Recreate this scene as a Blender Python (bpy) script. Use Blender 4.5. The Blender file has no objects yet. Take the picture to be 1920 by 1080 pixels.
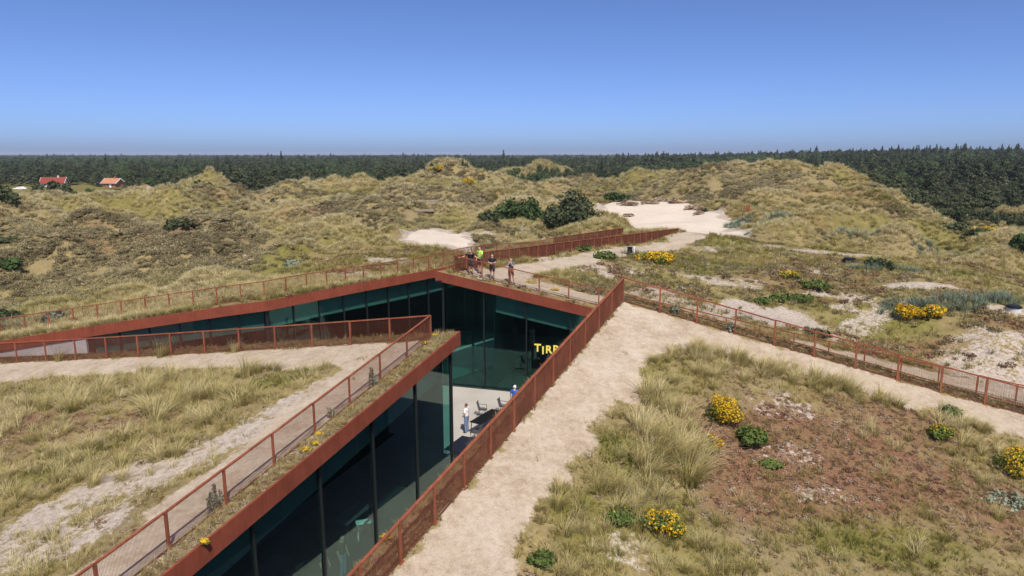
import bpy, bmesh, math, random
import numpy as np
from mathutils import Vector, Matrix
from mathutils.geometry import delaunay_2d_cdt

random.seed(7)
RNG = np.random.default_rng(7)
SC = bpy.context.scene
COL = SC.collection
R = math.radians

# ------------------------------------------------------------------ camera
CAMZ = 15.2
PITCH = R(10.9)
FPX = 1300.0
cam_d = bpy.data.cameras.new('camera')
cam_d.sensor_width = 36.0
cam_d.lens = 36.0 * FPX / 1920.0
cam_d.clip_start = 0.1
cam_d.clip_end = 20000
cam = bpy.data.objects.new('camera', cam_d)
COL.objects.link(cam)
cam.location = (0, 0, CAMZ)
cam.rotation_euler = (math.pi / 2 - PITCH, 0, 0)
SC.camera = cam

# ------------------------------------------------------------------ sky and sun
SUN_EL = R(54)
SUN_DIR = Vector((0.27, -0.96, 0)).normalized()          # horizontal direction towards the sun
wd = bpy.data.worlds.new('World')
SC.world = wd
wd.use_nodes = True
nt = wd.node_tree
nt.nodes.clear()
sky = nt.nodes.new('ShaderNodeTexSky')
sky.sky_type = 'NISHITA'
sky.sun_disc = False
sky.sun_elevation = SUN_EL
sky.sun_rotation = math.atan2(SUN_DIR.x, SUN_DIR.y)
sky.air_density = 0.42
sky.dust_density = 1.15
sky.ozone_density = 10.0
sky.altitude = 0
bg = nt.nodes.new('ShaderNodeBackground')
bg.inputs['Strength'].default_value = 0.15
out = nt.nodes.new('ShaderNodeOutputWorld')
tone = nt.nodes.new('ShaderNodeMix'); tone.data_type = 'RGBA'; tone.blend_type = 'MULTIPLY'; tone.inputs[0].default_value = 1.0
tone.inputs[7].default_value = (1.08, 0.985, 1.0, 1)          # the faint lavender of a dry summer sky
nt.links.new(sky.outputs[0], tone.inputs[6])
nt.links.new(tone.outputs[2], bg.inputs[0])
nt.links.new(bg.outputs[0], out.inputs[0])

sun_d = bpy.data.lights.new('sun', 'SUN')
sun_d.energy = 4.5
sun_d.angle = R(0.5)
sun_d.color = (1.0, 0.935, 0.83)
sun = bpy.data.objects.new('sun', sun_d)
COL.objects.link(sun)
sv = Vector((SUN_DIR.x * math.cos(SUN_EL), SUN_DIR.y * math.cos(SUN_EL), math.sin(SUN_EL)))
sun.rotation_euler = sv.to_track_quat('Z', 'Y').to_euler()
sun.location = (0, 0, 60)

SC.view_settings.view_transform = 'Standard'
SC.view_settings.look = 'None'
SC.view_settings.exposure = 0.22
SC.view_settings.gamma = 1.0
SC.view_settings.use_curve_mapping = False
SC.render.engine = 'CYCLES'
SC.cycles.max_bounces = 6
SC.cycles.diffuse_bounces = 3
SC.cycles.transparent_max_bounces = 18

# ------------------------------------------------------------------ geometry helpers
def ray(px, py):
    a = px - 960.0
    b = 540.0 - py
    cp, sp = math.cos(PITCH), math.sin(PITCH)
    return np.array([a, FPX * cp + b * sp, -FPX * sp + b * cp])

def atY(px, py, Y):
    d = ray(px, py)
    t = Y / d[1]
    return np.array([d[0] * t, Y, CAMZ + d[2] * t])

def atDrop(px, py, drop):
    d = ray(px, py)
    t = drop / -d[2]
    return np.array([d[0] * t, d[1] * t, CAMZ - drop])

def plane3(a, b, c):
    n = np.cross(b - a, c - a)
    n = n / n[2]
    return n, float(n @ a)          # z = (k - nx x - ny y)

def pz(pl, x, y):
    n, k = pl
    return k - n[0] * x - n[1] * y

def onplane(px, py, pl):
    n, k = pl
    d = ray(px, py)
    o = np.array([0, 0, CAMZ])
    t = (k - n @ o) / (n @ d)
    return o + d * t

def smooth(e0, e1, x):
    t = np.clip((x - e0) / (e1 - e0), 0, 1)
    return t * t * (3 - 2 * t)

def vnoise(x, y, seed=0):
    x = np.asarray(x, float); y = np.asarray(y, float)
    xi = np.floor(x).astype(np.int64); yi = np.floor(y).astype(np.int64)
    xf = x - xi; yf = y - yi
    u = xf * xf * xf * (xf * (xf * 6 - 15) + 10); v = yf * yf * yf * (yf * (yf * 6 - 15) + 10)
    def h(i, j):
        n = (i * 374761393 + j * 668265263 + seed * 974634777) & 0xFFFFFFFF
        n = ((n ^ (n >> 13)) * 1274126177) & 0xFFFFFFFF
        n = (n ^ (n >> 16)) & 0xFFFFFFFF
        return n / 4294967295.0
    a = h(xi, yi); b = h(xi + 1, yi); c = h(xi, yi + 1); d = h(xi + 1, yi + 1)
    return (a * (1 - u) + b * u) * (1 - v) + (c * (1 - u) + d * u) * v

def fbm(x, y, seed=0, o=4):
    s = 0; a = 0.5; f = 1.0; t = 0
    for k in range(o):
        s = s + a * vnoise(x * f + 13.7 * k, y * f - 7.3 * k, seed + k)
        t += a; a *= 0.5; f *= 2.03
    return s / t

def segdist(x, y, a, b):
    ax, ay, bx, by = a[0], a[1], b[0], b[1]
    dx, dy = bx - ax, by - ay
    L2 = dx * dx + dy * dy
    t = np.clip(((x - ax) * dx + (y - ay) * dy) / L2, 0, 1)
    return np.hypot(x - ax - t * dx, y - ay - t * dy)

def polydist(x, y, pts):
    d = None
    for a, b in zip(pts[:-1], pts[1:]):
        e = segdist(x, y, a, b)
        d = e if d is None else np.minimum(d, e)
    return d

def inpoly(x, y, P):
    x = np.asarray(x, float); y = np.asarray(y, float)
    r = np.zeros(x.shape, bool)
    n = len(P)
    for i in range(n):
        x0, y0 = P[i][0], P[i][1]; x1, y1 = P[(i + 1) % n][0], P[(i + 1) % n][1]
        if y0 == y1: continue
        c = ((y0 > y) != (y1 > y)) & (x < (x1 - x0) * (y - y0) / (y1 - y0) + x0)
        r ^= c
    return r

def lineX(p, d, q, e):
    # intersection of p + s d and q + t e (2D)
    m = np.array([[d[0], -e[0]], [d[1], -e[1]]])
    s = np.linalg.solve(m, np.array([q[0] - p[0], q[1] - p[1]]))[0]
    return np.array([p[0] + s * d[0], p[1] + s * d[1]])

def unit(v):
    v = np.array(v[:2], float); return v / np.hypot(*v)

def left(v):
    return np.array([-v[1], v[0]])

# ------------------------------------------------------------------ the site plan
# three roof wedges in front and a plateau behind, cut apart by four sunken lanes that meet in a courtyard
fA0 = atDrop(808, 638, 8.0); fA1 = atDrop(381, 988, 10.1); fA2 = atDrop(10, 688, 11.1)
PLA = plane3(fA0, fA1, fA2)
fD0 = atDrop(1168, 566, 6.5); fD1 = atDrop(803, 1000, 9.77); fD2 = atDrop(1897, 777, 10.2)
PLD = plane3(fD0, fD1, fD2)
fC0 = atDrop(852, 510, 7.6); fC2 = atDrop(1616, 689, 12.0); fC1 = atDrop(1073, 471, 7.75)
PLC = plane3(fC0, fC2, fC1)

dA1 = unit(fA1 - fA0); dA2 = unit(fA2 - fA0)
dD1 = unit(fD1 - fD0); dD2 = unit(fD2 - fD0)
dC1 = unit(fC1 - fC0); dC2 = unit(fC2 - fC0)

tA = onplane(861, 623, PLA)[:2]
eA1d = unit(onplane(560, 875, PLA)[:2] - tA)
EA1 = tA + eA1d * (tA[1] + 7.0) / -eA1d[1]
EA2 = tA + dA2 * ((tA[0] + 36.0) / -dA2[0])
nD1 = left(dD1); nD1 = nD1 if nD1[0] < 0 else -nD1
nD2 = left(dD2); nD2 = nD2 if nD2[1] > 0 else -nD2
tD = lineX(fD0[:2] + nD1 * 0.75, dD1, fD0[:2] + nD2 * 0.75, dD2)
ED1 = tD + dD1 * (tD[1] + 7.0) / -dD1[1]
ED2 = tD + dD2 * ((46.0 - tD[0]) / dD2[0])
tC = onplane(817, 509, PLC)[:2]
EC2 = tC + dC2 * ((46.0 - tC[0]) / dC2[0])
EC1 = tC + dC1 * 34.5
B_K = [atY(-60, 651, 40.6), atY(0, 639, 40.6), atY(176, 613, 41.0), atY(500, 564, 42.0), atY(700, 529, 47.5), atY(816, 508.5, 52.0)]
dBR = unit(B_K[-1] - B_K[3])
nC1 = left(dC1)                                   # towards the back-left
W_BACK = 4.2
tB = lineX(B_K[3][:2], dBR, tC + nC1 * W_BACK, dC1)
EB1 = EC1 + nC1 * (W_BACK - 1.2) - dC1 * 3.0
dBL = unit(B_K[3] - B_K[0])
EBL = B_K[3][:2] - dBL * ((B_K[3][0] + 36.0) / dBL[0])
HOLE = [tA, EA1, ED1, tD, ED2, EC2, tC, EC1, EB1, tB, B_K[3][:2], EBL, EA2]
HOLE = [np.array(p[:2], float) for p in HOLE]

# fence lines (base, plan)
FA = [fA0[:2] + dA1 * 32, fA0[:2], fA0[:2] + dA2 * 33]
FD = [fD0[:2] + dD1 * 32, fD0[:2], fD0[:2] + dD2 * 34]
FC = [EC1 + left(-nC1) * 0 + (-nC1) * 0.9, fC0[:2], fC0[:2] + dC2 * 46]
nBL = left(dBL); nBR = left(dBR)
kB = lineX(B_K[3][:2] + nBL * 1.0, dBL, B_K[3][:2] + nBR * 1.0, dBR)
tBf = lineX(kB, dBR, tB + nC1 * 0.8, dC1)
FB = [EBL + nBL * 1.0, kB, tBf, EB1 + nC1 * 0.8]

# ------------------------------------------------------------------ terrain height
CP = []
def cp(px, py, Y):
    if py < 346 and Y > 110: py += 4 + 7 * float(np.interp(px, [700, 860, 1060, 1450, 1560, 1650], [0, 1, 1.6, 2.0, 1, 0]))     # grass stands on the crests
    CP.append(atY(px, py, Y))
def cw(x, y, z): CP.append(np.array([x, y, z], float))
for p in B_K: CP.append(p)
zB = B_K[-1][2]
cw(tB[0], tB[1], zB)
for s in (0, 4, 9, 15, 22, 30, 38, 46):
    p = fC0[:2] + dC2 * s; cw(p[0], p[1], max(pz(PLC, *p), 1.5))
    p = p + left(dC2) * 5; cw(p[0], p[1], max(pz(PLC, *p), 2.4))
for s in (5, 12, 20):
    p = fC0[:2] + dC1 * s; cw(p[0], p[1], pz(PLC, *p))
# left: big heath mound behind the left lane
for a in [(200, 425, 72), (100, 433, 70), (330, 441, 70), (420, 470, 62), (485, 506, 54), (250, 500, 59), (250, 560, 47.5), (60, 520, 57), (20, 590, 45), (400, 540, 49), (520, 500, 57), (0, 500, 61), (0, 420, 84), (520, 470, 63), (560, 440, 74)]: cp(*a)
cw(-44, 84, 5.4); cw(-30, 84, 5.2); cw(-56, 82, 5.4); cw(-22, 74, 4.8)
# left middle
for a in [(60, 395, 97), (130, 380, 110), (240, 378, 116), (330, 395, 105), (430, 385, 112), (300, 412, 98), (450, 420, 92), (520, 400, 110)]: cp(*a)
cw(-100, 195, 2.5); cw(-70, 215, 2.5); cw(-85, 140, 4.4); cw(-105, 130, 3.2); cw(-90, 165, 4.2); cw(-78, 186, 4.0); cw(-66, 140, 5.2); cw(-72, 160, 4.6); cw(-110, 165, 2.6); cw(-58, 165, 4.6)
for a in [(470, 357, 150), (540, 344, 150), (590, 340, 150), (650, 346, 150), (700, 352, 152), (640, 402, 105), (560, 375, 128), (650, 375, 128)]: cp(*a)
cw(-40, 178, 3); cw(-58, 180, 3)
for a in [(620, 440, 80), (740, 402, 100), (700, 470, 64), (600, 490, 59), (700, 492, 57.5), (780, 480, 61), (860, 470, 66), (815, 426, 83), (800, 461, 67), (880, 443, 76), (760, 440, 73), (940, 440, 80), (1000, 455, 72)]: cp(*a)
for a in [(860, 316, 150), (820, 319, 150), (780, 328, 150), (740, 340, 150), (905, 322, 150), (950, 338, 148), (860, 372, 115), (860, 402, 98), (780, 375, 118), (940, 385, 108), (1000, 336, 150), (1060, 321, 155), (1120, 325, 155), (1165, 327, 153), (1210, 322, 157), (1100, 366, 120), (1000, 372, 115), (1060, 400, 98)]: cp(*a)
cw(-15, 180, 4); cw(5, 185, 4); cw(22, 185, 4); cw(40, 190, 4)
for a in [(1280, 323, 160), (1350, 317, 160), (1430, 313, 160), (1500, 317, 156), (1560, 323, 150), (1625, 336, 140), (1450, 370, 105), (1350, 377, 106), (1560, 368, 110), (1590, 344, 118), (1640, 362, 106), (1700, 396, 98), (1760, 428, 90), (1850, 456, 82), (1930, 482, 78)]: cp(*a)
cw(62, 185, 4); cw(80, 180, 3); cw(95, 165, 2.5); cw(82, 128, 3.0); cw(72, 118, 3.6); cw(66, 104, 4.2)
for a in [(1500, 430, 82), (1700, 470, 75), (1350, 441, 80), (1600, 457, 77), (1400, 480, 62), (1600, 520, 54), (1850, 560, 48), (1900, 630, 41.5), (1280, 482, 62), (1300, 540, 47.5), (1500, 590, 44), (1800, 500, 62), (1930, 530, 56), (1500, 470, 67)]: cp(*a)
for a in [(1275, 430, 72), (1250, 438, 70), (1150, 455, 64), (1240, 371, 112), (1300, 438, 74), (1150, 380, 106), (1320, 376, 106), (1335, 437, 76), (1180, 438, 82), (1240, 405, 95)]: cp(*a)
for a in [(1750, 404, 138), (1900, 414, 128), (1840, 408, 134)]: cp(*a)
for x in (-170, -130, -90, -45, 0, 45, 90, 130, 170):
    cw(x, 240, 2.2); cw(x, 290, 2.0)
for y in (60, 100, 150, 200):
    cw(-130, y, 2.6 if y > 90 else 4.0); cw(150, y, 2.3)
    cw(-175, y, 2.2); cw(190, y, 2.0)
cw(95, 70, 3.4); cw(110, 100, 2.8); cw(75, 60, 3.6); cw(60, 40, 3.0); cw(90, 35, 2.6); cw(-75, 45, 3.5); cw(-70, 60, 4.2); cw(-90, 85, 4.5)
CP = np.array(CP)
# merge control points that are almost on top of each other
keep = []
for i, p in enumerate(CP):
    if all(np.hypot(*(p[:2] - CP[j][:2])) > 2.2 for j in keep): keep.append(i)
CP = CP[keep]
def tps(r2):
    return 0.5 * r2 * np.log(np.maximum(r2, 1e-9))
def _fit():
    n = len(CP)
    d2 = ((CP[:, None, :2] - CP[None, :, :2]) ** 2).sum(2)
    K = tps(d2) + np.eye(n) * 6.0
    P = np.c_[np.ones(n), CP[:, :2]]
    M = np.zeros((n + 3, n + 3)); M[:n, :n] = K; M[:n, n:] = P; M[n:, :n] = P.T
    return np.linalg.solve(M, np.r_[CP[:, 2], 0, 0, 0])
RW = _fit()
def h_back(x, y):
    x = np.asarray(x, float); y = np.asarray(y, float)
    sh = x.shape; xr = x.ravel(); yr = y.ravel()
    o = np.empty(xr.shape)
    for i in range(0, len(xr), 20000):
        a = xr[i:i + 20000]; b = yr[i:i + 20000]
        d2 = (a[:, None] - CP[None, :, 0]) ** 2 + (b[:, None] - CP[None, :, 1]) ** 2
        o[i:i + 20000] = tps(d2) @ RW[:len(CP)] + RW[len(CP)] + RW[len(CP) + 1] * a + RW[len(CP) + 2] * b
    z = o.reshape(sh)
    far = np.maximum(smooth(215, 285, y), np.maximum(smooth(120, 165, x), smooth(105, 150, -x)))
    z = z * (1 - far) + 2.0 * far
    # dune tops standing out of the wood
    for cx, cy, sx, sy, hh in FARD:
        z = z + hh * np.exp(-(((x - cx) / sx) ** 4 + ((y - cy) / sy) ** 2))
    return z
FARD = [((845 - 960) / 1300 * 352, 350, 13, 18, 10.6), ((975 - 960) / 1300 * 290, 288, 13, 16, 7.0), ((1040 - 960) / 1300 * 300, 300, 10, 14, 7.2)]
HILLS = [((252 - 960) / 1300 * 165, 165, 13.5, 13, 5.4, 1.2), ((392 - 960) / 1300 * 186, 186, 11, 14, 9.4, 1.1), ((590 - 960) / 1300 * 146, 148, 13, 10, 1.0, 1.2), ((860 - 960) / 1300 * 146, 148, 12, 11, 0.9, 1.2),
         ((1065 - 960) / 1300 * 150, 152, 9, 9, 0.5, 1.2), ((1200 - 960) / 1300 * 152, 153, 8, 9, 0.8, 1.2), ((1430 - 960) / 1300 * 155, 157, 18, 10, 0.4, 1.2), ((1600 - 960) / 1300 * 112, 114, 10, 7, 2.2, 1.1), ((1500 - 960) / 1300 * 100, 101, 12, 6, 1.3, 1.2), ((200 - 960) / 1300 * 68, 66, 17, 13, 1.6, 1.0), ((620 - 960) / 1300 * 92, 94, 13, 8, 1.5, 1.2), ((760 - 960) / 1300 * 112, 114, 12, 8, 1.6, 1.2), ((330 - 960) / 1300 * 106, 108, 14, 8, 1.5, 1.2)]
def hills(x, y):
    wx = (fbm(x / 7, y / 7, 501, 3) - .5) * 5; wy = (fbm(x / 7, y / 7, 503, 3) - .5) * 5
    z = 0
    for cx, cy, rx, ry, h, p in HILLS:
        r = np.sqrt(((x + wx - cx) / rx) ** 2 + ((y + wy - cy) / ry) ** 2)
        z = z + h * np.clip(1 - r, 0, 1) ** p
    return z
def softmin2(z, m=2.2, k=1.2):
    return m + k * np.log1p(np.exp(np.clip((z - m) / k, -30, 30)))
def wsplit(x, y):
    # 0 = in front of the side lanes, 1 = behind them
    yl = 0.5 * (np.interp(x, [EBL[0], B_K[3][0], tB[0]], [EBL[1], B_K[3][1], tB[1]]) + np.interp(x, [EA2[0], tA[0]], [EA2[1], tA[1]]))
    yr_ = 0.5 * ((tD[1] + (x - tD[0]) * dD2[1] / dD2[0]) + (tC[1] + (x - tC[0]) * dC2[1] / dC2[0]))
    ym = np.where(x < -8, yl, np.where(x > 5, yr_, 40.5 - (x + 8) * 4.0 / 13.0))
    over = np.maximum(np.maximum(x - 45.0, -35.5 - x), 0)
    wdt = 0.2 + over * 0.8
    return smooth(-1, 1, (y - ym) / wdt)
def hbase(x, y):
    x = np.asarray(x, float); y = np.asarray(y, float)
    zA = softmin2(pz(PLA, x, y)); zD = softmin2(pz(PLD, x, y))
    sx = (tA[0] + (y - tA[1]) * eA1d[0] / eA1d[1] + tD[0] + (y - tD[1]) * dD1[0] / dD1[1]) * 0.5
    over = np.maximum(-6.0 - y, 0)
    wf = smooth(-1, 1, (x - sx) / (0.2 + over * 0.8))
    zf = zA * (1 - wf) + zD * wf
    wb = wsplit(x, y)
    zb = h_back(x, y)
    e2 = segdist(x, y, tC, tC + dC2 * 40); e1 = segdist(x, y, tC, tC + dC1 * 20)
    wc = np.maximum(1 - smooth(2.0, 8.0, e2), 1 - smooth(0.5, 4.0, e1)) * (side(x, y, tC, dC1) < 0.02)
    zb = zb * (1 - wc) + np.maximum(pz(PLC, x, y), 1.5) * wc
    return zf * (1 - wb) + zb * wb
ALLF = [FA, FB, FC, FD]
HOLEC = HOLE + [HOLE[0]]
def edgeness(x, y):
    return polydist(x, y, HOLEC)
def H(x, y):
    x = np.asarray(x, float); y = np.asarray(y, float)
    z = hbase(x, y)
    e = edgeness(x, y)
    wb = wsplit(x, y)
    k = smooth(2.0, 12.0, e) * wb * (1 - smooth(230, 300, y))
    amp = 1 - 0.85 * smooth(0.2, 0.6, blow(x, y))
    flat = plateau(x, y)
    rid = 1 - np.abs(2 * fbm(x / 24, y / 16, 511, 2) - 1)
    z = z + k * amp * (1 - flat) * ((rid - 0.86) * 3.8 * smooth(62, 85, y) * (1 - smooth(170, 215, y)) + hills(x, y))
    z = z + k * amp * (1 - 0.82 * flat) * ((np.abs(2 * fbm(x / 10, y / 8, 3, 3) - 1) - 0.18) * 4.6 + (fbm(x / 2.6, y / 2.6, 11, 3) - 0.5) * 1.1)
    k2 = smooth(1.0, 3.0, e)
    z = z + k2 * (fbm(x / 1.7, y / 1.7, 21, 3) - 0.5) * 0.12 * (1 - 0.6 * smooth(0.3, 0.7, pathmask(x, y)))
    return z
def ell(x, y, cx, cy, rx, ry, rot=0):
    c, s = math.cos(rot), math.sin(rot)
    u = ((x - cx) * c + (y - cy) * s) / rx; v = (-(x - cx) * s + (y - cy) * c) / ry
    return np.sqrt(u * u + v * v)
def plateau(x, y):
    # level heath behind the right lane
    return np.maximum(1 - smooth(0.75, 1.1, ell(x, y, 24, 56, 27, 19, -0.12)), 1 - smooth(0.7, 1.1, ell(x, y, -9, 58, 10, 9, 0.3)))
def blow(x, y):
    n = (fbm(x / 3.2, y / 3.2, 31, 4) - 0.5) * 0.55
    m = np.minimum(ell(x, y, 19.5, 97, 9.3, 15), np.minimum(ell(x, y, 22.0, 81, 7.0, 4.6), np.minimum(ell(x, y, 21, 88, 8.0, 9), ell(x, y, 20.5, 77, 5.5, 6))))
    m = np.minimum(m, ell(x, y, -8.2, 74.5, 4.4, 8.0, 0.35) + 0.02)
    m = np.minimum(m, ell(x, y, -3.4, 77, 2.5, 1.2, 0.0) + 0.1)
    return 1 - smooth(0.8, 1.02, m + n)
def side(x, y, p, d):
    return (x - p[0]) * (-d[1]) + (y - p[1]) * d[0]
def inA(x, y):
    a = side(x, y, fA0, dA1); b = side(x, y, fA0, dA2)
    return (a < 0) & (b > 0) if side(-20, 20, fA0, dA1) < 0 else (a > 0) & (b < 0)
def inD(x, y):
    a = side(x, y, fD0, dD1); b = side(x, y, fD0, dD2)
    sa = side(15, 15, fD0, dD1) > 0; sb = side(15, 15, fD0, dD2) > 0
    return ((a > 0) == sa) & ((b > 0) == sb)
def inC(x, y):
    a = side(x, y, fC0, dC1); b = side(x, y, fC0, dC2)
    sa = side(15, 50, fC0, dC1) > 0; sb = side(15, 50, fC0, dC2) > 0
    return ((a > 0) == sa) & ((b > 0) == sb)
def pathmask(x, y):
    n = (fbm(x / 1.1, y / 1.1, 41, 4) - 0.5) * 1.5 + (fbm(x / 5, y / 5, 43, 2) - 0.5) * 1.0
    dA = polydist(x, y, FA) + n
    tipA = smooth(9, 2, np.hypot(x - fA0[0], y - fA0[1]))
    mA = (1 - smooth(1.7, 2.4, dA - 0.7 * tipA)) * inA(x, y)
    dD = np.minimum(segdist(x, y, FD[0], FD[1]), segdist(x, y, FD[1], FD[2]) + 0.55) + n
    tipD = smooth(10, 2, np.hypot(x - fD0[0], y - fD0[1]))
    mD = (1 - smooth(1.8, 2.5, dD - 0.35 * tipD - 0.3 * smooth(24, 14, y))) * inD(x, y)
    dC2_ = segdist(x, y, FC[1], FC[2]) + n
    dC1_ = segdist(x, y, FC[0], FC[1]) + n * 0.6
    mC = np.maximum(1 - smooth(1.8, 2.7, dC2_), smooth(0.5, 1.1, dC1_) * (1 - smooth(2.7, 3.5, dC1_))) * inC(x, y)
    return np.maximum(np.maximum(mA, mD), mC)
# ------------------------------------------------------------------ materials
def mat(name):
    m = bpy.data.materials.new(name); m.use_nodes = True
    n = m.node_tree.nodes; l = m.node_tree.links
    return m, n, l, n['Principled BSDF']

def simple(name, col, rough=0.8, metal=0.0, var=0.0, scale=8.0, spec=0.3, bump=0.0):
    m, n, l, b = mat(name)
    b.inputs['Roughness'].default_value = rough
    b.inputs['Metallic'].default_value = metal
    b.inputs['Specular IOR Level'].default_value = spec
    if var > 0:
        tc = n.new('ShaderNodeTexCoord')
        t = n.new('ShaderNodeTexNoise'); t.inputs['Scale'].default_value = scale; t.inputs['Detail'].default_value = 6
        r = n.new('ShaderNodeValToRGB')
        r.color_ramp.elements[0].position = 0.3; r.color_ramp.elements[1].position = 0.7
        r.color_ramp.elements[0].color = tuple(c * (1 - var) for c in col) + (1,)
        r.color_ramp.elements[1].color = tuple(min(1, c * (1 + var)) for c in col) + (1,)
        l.new(tc.outputs['Object'], t.inputs['Vector']); l.new(t.outputs['Fac'], r.inputs[0]); l.new(r.outputs[0], b.inputs['Base Color'])
        if bump > 0:
            bp = n.new('ShaderNodeBump'); bp.inputs['Strength'].default_value = bump; bp.inputs['Distance'].default_value = 0.02
            l.new(t.outputs['Fac'], bp.inputs['Height']); l.new(bp.outputs[0], b.inputs['Normal'])
    else:
        b.inputs['Base Color'].default_value = tuple(col) + (1,)
    return m

def foliage(name, stops, rough=0.75, trans=0.25, spec=0.2):
    """leaf material whose colour runs over `stops` with the instance/vertex attribute 'tint'"""
    m, n, l, b = mat(name)
    at = n.new('ShaderNodeAttribute'); at.attribute_type = 'INSTANCER'; at.attribute_name = 'tint'
    av = n.new('ShaderNodeAttribute'); av.attribute_type = 'GEOMETRY'; av.attribute_name = 'shade'
    oi = n.new('ShaderNodeObjectInfo')
    ad = n.new('ShaderNodeMath'); ad.operation = 'ADD'
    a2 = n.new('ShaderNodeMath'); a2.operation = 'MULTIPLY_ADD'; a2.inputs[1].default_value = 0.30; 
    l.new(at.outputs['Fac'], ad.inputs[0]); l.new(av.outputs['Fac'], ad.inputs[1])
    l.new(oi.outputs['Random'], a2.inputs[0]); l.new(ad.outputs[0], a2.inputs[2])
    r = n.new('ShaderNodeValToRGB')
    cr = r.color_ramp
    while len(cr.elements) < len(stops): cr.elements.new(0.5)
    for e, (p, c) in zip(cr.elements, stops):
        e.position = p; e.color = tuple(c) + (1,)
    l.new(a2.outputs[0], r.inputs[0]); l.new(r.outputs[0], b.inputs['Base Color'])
    b.inputs['Roughness'].default_value = rough; b.inputs['Specular IOR Level'].default_value = spec
    tr = n.new('ShaderNodeBsdfTranslucent'); mx = n.new('ShaderNodeMixShader'); mx.inputs[0].default_value = trans
    l.new(r.outputs[0], tr.inputs[0])
    l.new(b.outputs[0], mx.inputs[1]); l.new(tr.outputs[0], mx.inputs[2])
    l.new(mx.outputs[0], n['Material Output'].inputs[0])
    return m

M = {}
def corten(name, a, b_, c):
    m, n, l, b = mat(name)
    tc = n.new('ShaderNodeTexCoord')
    t1 = n.new('ShaderNodeTexNoise'); t1.inputs['Scale'].default_value = 1.3; t1.inputs['Detail'].default_value = 8; t1.inputs['Roughness'].default_value = 0.65
    mp = n.new('ShaderNodeMapping'); mp.inputs['Scale'].default_value = (6, 6, 0.7)
    t2 = n.new('ShaderNodeTexNoise'); t2.inputs['Scale'].default_value = 2.0; t2.inputs['Detail'].default_value = 5
    l.new(tc.outputs['Object'], t1.inputs['Vector']); l.new(tc.outputs['Object'], mp.inputs[0]); l.new(mp.outputs[0], t2.inputs['Vector'])
    mm = n.new('ShaderNodeMath'); mm.operation = 'MULTIPLY_ADD'; mm.inputs[1].default_value = 0.45
    l.new(t2.outputs['Fac'], mm.inputs[0])
    m2 = n.new('ShaderNodeMath'); m2.operation = 'MULTIPLY'; m2.inputs[1].default_value = 0.6
    l.new(t1.outputs['Fac'], m2.inputs[0]); l.new(m2.outputs[0], mm.inputs[2])
    r = n.new('ShaderNodeValToRGB'); cr = r.color_ramp
    cr.elements[0].position = 0.36; cr.elements[1].position = 0.68; e = cr.elements.new(0.52)
    cr.elements[0].color = a + (1,); cr.elements[1].color = b_ + (1,); cr.elements[2].color = c + (1,)
    l.new(mm.outputs[0], r.inputs[0]); l.new(r.outputs[0], b.inputs['Base Color'])
    b.inputs['Roughness'].default_value = 0.82; b.inputs['Specular IOR Level'].default_value = 0.2
    return m
M['corten'] = corten('weathered_steel', (0.16, 0.038, 0.020), (0.205, 0.050, 0.026), (0.245, 0.064, 0.034))
M['corten_f'] = corten('weathered_steel_fence', (0.165, 0.050, 0.026), (0.235, 0.072, 0.037), (0.32, 0.11, 0.056))
M['corten_m'] = corten('weathered_steel_mesh', (0.10, 0.034, 0.020), (0.15, 0.050, 0.028), (0.21, 0.075, 0.042))  # fence steel again, darkened to carry the shade among the infill blades
M['mullion'] = simple('dark_mullion', (0.02, 0.024, 0.025), 0.4, 0.3)
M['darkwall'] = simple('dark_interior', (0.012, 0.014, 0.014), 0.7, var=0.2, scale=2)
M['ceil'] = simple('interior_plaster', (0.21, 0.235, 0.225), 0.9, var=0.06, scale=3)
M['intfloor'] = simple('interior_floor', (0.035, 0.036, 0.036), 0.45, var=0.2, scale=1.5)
M['concrete'] = simple('pale_concrete', (0.56, 0.54, 0.53), 0.9, var=0.1, scale=1.6, bump=0.05)
M['black'] = simple('black_metal', (0.012, 0.012, 0.013), 0.45, 0.2)
M['navy'] = simple('navy_top', (0.012, 0.014, 0.024), 0.5)
M['grey'] = simple('grey_metal', (0.10, 0.10, 0.10), 0.5, 0.2)
M['white'] = simple('white_paint', (0.78, 0.78, 0.76), 0.6)
M['yellow'] = simple('yellow_enamel', (0.85, 0.70, 0.12), 0.5)
M['bark'] = simple('bark', (0.09, 0.065, 0.05), 0.95, var=0.35, scale=9)

def glass():
    m = bpy.data.materials.new('tinted_glass'); m.use_nodes = True
    n = m.node_tree.nodes; l = m.node_tree.links
    n.remove(n['Principled BSDF'])
    tr = n.new('ShaderNodeBsdfTransparent'); tr.inputs[0].default_value = (0.60, 0.80, 0.775, 1)
    gl = n.new('ShaderNodeBsdfGlossy'); gl.inputs['Roughness'].default_value = 0.0; gl.inputs['Color'].default_value = (0.66, 0.86, 0.80, 1)
    fr = n.new('ShaderNodeFresnel'); fr.inputs['IOR'].default_value = 2.15
    mx = n.new('ShaderNodeMixShader')
    ge = n.new('ShaderNodeNewGeometry'); iv = n.new('ShaderNodeMath'); iv.operation = 'SUBTRACT'; iv.inputs[0].default_value = 1.0; l.new(ge.outputs['Backfacing'], iv.inputs[1])
    mu = n.new('ShaderNodeMath'); mu.operation = 'MULTIPLY'; l.new(fr.outputs[0], mu.inputs[0]); l.new(iv.outputs[0], mu.inputs[1])
    l.new(mu.outputs[0], mx.inputs[0]); l.new(tr.outputs[0], mx.inputs[1]); l.new(gl.outputs[0], mx.inputs[2])
    l.new(mx.outputs[0], n['Material Output'].inputs[0])
    return m
M['glass'] = glass()

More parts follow.
